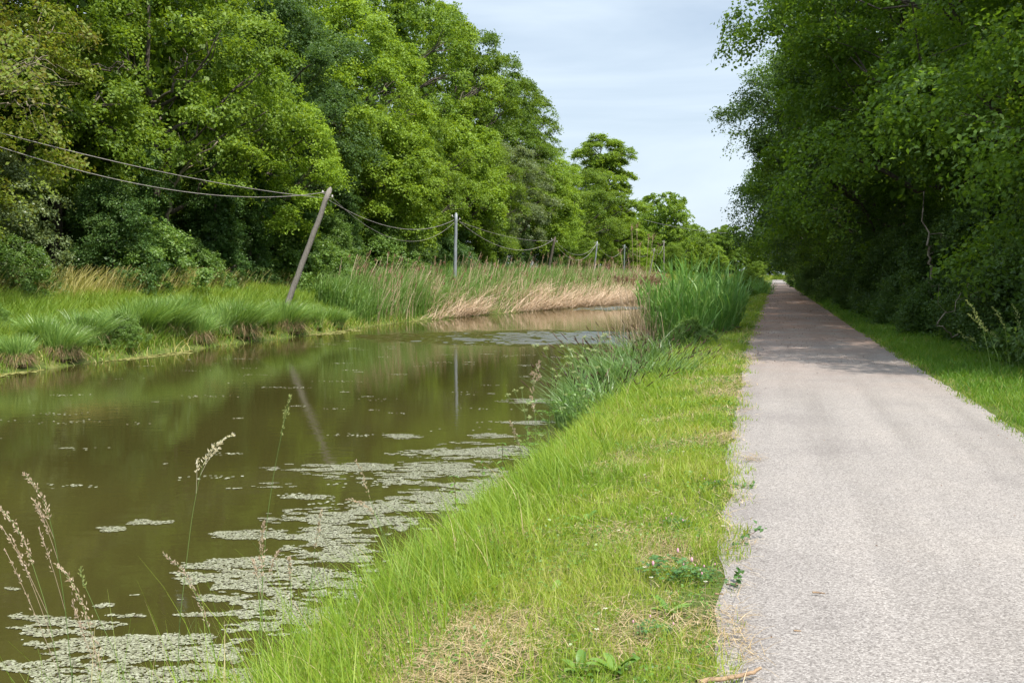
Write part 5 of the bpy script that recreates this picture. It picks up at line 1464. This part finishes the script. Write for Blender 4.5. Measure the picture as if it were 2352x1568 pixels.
def litter():
    acc = Acc()
    n = 1300
    u = 3 + 15 * rng.uniform(0, 1, n); v = rng.uniform(-.3, 2.5, n)
    e = np.minimum(v - path_left(u), path_right(u) - v)
    k = rng.uniform(size=n) < np.clip(.9 * np.exp(-np.maximum(e, 0) / .12) + .07, 0, 1); u, v = u[k], v[k]; n = len(u)
    u2 = 18 + 70 * rng.uniform(0, 1, 9000) ** 1.2; v2 = rng.uniform(-.5, 2.4, 9000); k = rng.uniform(size=9000) < np.clip((fbm(u2 * .5, v2 * 1.2, 171) - .3) * 2.5, 0.03, 1)
    u = np.append(u, u2[k]); v = np.append(v, v2[k]); n = len(u)
    x, y = uv2xy(u, v); P = np.stack([x, y, np.full(n, .026) + rng.uniform(0, .006, n)], -1)
    L = rng.uniform(.010, .024, n) * np.interp(u, [3, 15, 30, 90], [.8, 1.1, 1.6, 3])
    acc.add(*leaves(P, rng.normal(size=(n, 3)) * .3 + np.array([0, 0, 1]), L, L * .6), rng.uniform(0, 1, n))
    tag(acc.obj('leaf_litter', M['litter']), 'reddish brown fallen catkins and leaf bits scattered on the path', 'litter', kind='stuff')
    acc = Acc()
    for (px, py) in [(1480, 1340), (1495, 1365), (1620, 1375), (1370, 1490), (1390, 1440), (1660, 1240), (1500, 1030), (1560, 960), (1600, 905), (1640, 870), (1690, 830), (1480, 1110), (1420, 1250), (1570, 1060), (1605, 1000), (1650, 905)]:
        p = np.array(on_bank(px, py)) + np.array([0, 0, .09])
        m = 8; a = np.arange(m) * 2 * PI / m
        c = p + np.stack([np.cos(a), np.sin(a), a * 0], -1) * .008
        acc.add(*leaves(c, np.stack([np.cos(a) * .3, np.sin(a) * .3, a * 0 + 1], -1), .009, .005, tdir=np.stack([np.cos(a), np.sin(a), a * 0], -1) * 4), rng.uniform(.5, 1, m))
        acc.add(*tube(np.stack([p - [0, 0, .09], p - [0, 0, .002]]), .001, 3, False), 0)
    tag(acc.obj('daisies', M['seed_pale']), 'tiny white flowers dotted through the near grass', 'wild flower', kind='stuff')


litter()

# ------------------------------------------------------------------ light, sky, camera
w = bpy.data.worlds.new('World'); scene.world = w; w.use_nodes = True
nt = w.node_tree; nt.nodes.clear()
out = nt.nodes.new('ShaderNodeOutputWorld'); bg = nt.nodes.new('ShaderNodeBackground'); bg.inputs['Strength'].default_value = .1
sky = nt.nodes.new('ShaderNodeTexSky'); sky.sky_type = 'NISHITA'; sky.sun_disc = False
SUN_EL = math.radians(60)
hs = DV * .84 - DU * .54; hs = hs / np.linalg.norm(hs)
sky.sun_elevation = SUN_EL; sky.sun_rotation = math.atan2(hs[0], hs[1]); sky.dust_density = 2.0; sky.air_density = 1.0
tc = nt.nodes.new('ShaderNodeTexCoord'); mp = nt.nodes.new('ShaderNodeMapping'); mp.inputs['Scale'].default_value = (1.1, 1.1, 6.5); mp.inputs['Rotation'].default_value = (.05, .12, 0)
nt.links.new(tc.outputs['Generated'], mp.inputs[0])
nz = nt.nodes.new('ShaderNodeTexNoise'); nz.inputs['Scale'].default_value = 1.6; nz.inputs['Detail'].default_value = 7; nz.inputs['Roughness'].default_value = .52; nz.inputs['Distortion'].default_value = .5
nt.links.new(mp.outputs[0], nz.inputs['Vector'])
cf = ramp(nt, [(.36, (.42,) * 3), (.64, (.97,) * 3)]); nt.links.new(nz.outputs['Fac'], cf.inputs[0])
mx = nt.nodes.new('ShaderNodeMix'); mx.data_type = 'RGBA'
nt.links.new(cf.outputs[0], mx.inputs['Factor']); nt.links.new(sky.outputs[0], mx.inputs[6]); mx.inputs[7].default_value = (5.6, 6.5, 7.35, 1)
sx = nt.nodes.new('ShaderNodeSeparateXYZ'); nt.links.new(tc.outputs['Generated'], sx.inputs[0])      # sky brightened with height, mostly above the view, as added fill for shadows
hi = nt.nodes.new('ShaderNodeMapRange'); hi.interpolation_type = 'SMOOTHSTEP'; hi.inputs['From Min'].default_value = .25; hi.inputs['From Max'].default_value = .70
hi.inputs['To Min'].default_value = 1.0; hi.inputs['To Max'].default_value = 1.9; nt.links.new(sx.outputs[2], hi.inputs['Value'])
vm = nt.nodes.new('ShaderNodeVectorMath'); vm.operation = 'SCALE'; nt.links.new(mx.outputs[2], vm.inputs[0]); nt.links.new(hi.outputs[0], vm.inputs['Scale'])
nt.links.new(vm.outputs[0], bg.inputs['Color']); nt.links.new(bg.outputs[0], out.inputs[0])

ld = bpy.data.lights.new('sun', 'SUN'); ld.energy = 5.0; ld.angle = math.radians(.6); ld.color = (1, .95, .86)
lo = bpy.data.objects.new('sun', ld); COL.objects.link(lo)
to_sun = Vector((hs[0] * math.cos(SUN_EL), hs[1] * math.cos(SUN_EL), math.sin(SUN_EL)))
lo.rotation_euler = to_sun.to_track_quat('Z', 'Y').to_euler(); lo.location = (20, -20, 40)

cd = bpy.data.cameras.new('camera'); cd.sensor_width = 36; cd.lens = F / 2352 * 36; cd.clip_end = 5000; cd.clip_start = .05
co = bpy.data.objects.new('camera', cd); COL.objects.link(co)
co.location = (0, 0, CAM_Z); co.rotation_euler = (PI / 2 - PITCH, 0, 0)
scene.camera = co
scene.view_settings.view_transform = 'Standard'; scene.view_settings.look = 'None'; scene.view_settings.exposure = 0.62; scene.view_settings.gamma = 1
scene.cycles.max_bounces = 8; scene.cycles.diffuse_bounces = 5; scene.cycles.transmission_bounces = 5; scene.cycles.glossy_bounces = 2
scene.cycles.use_denoising = True
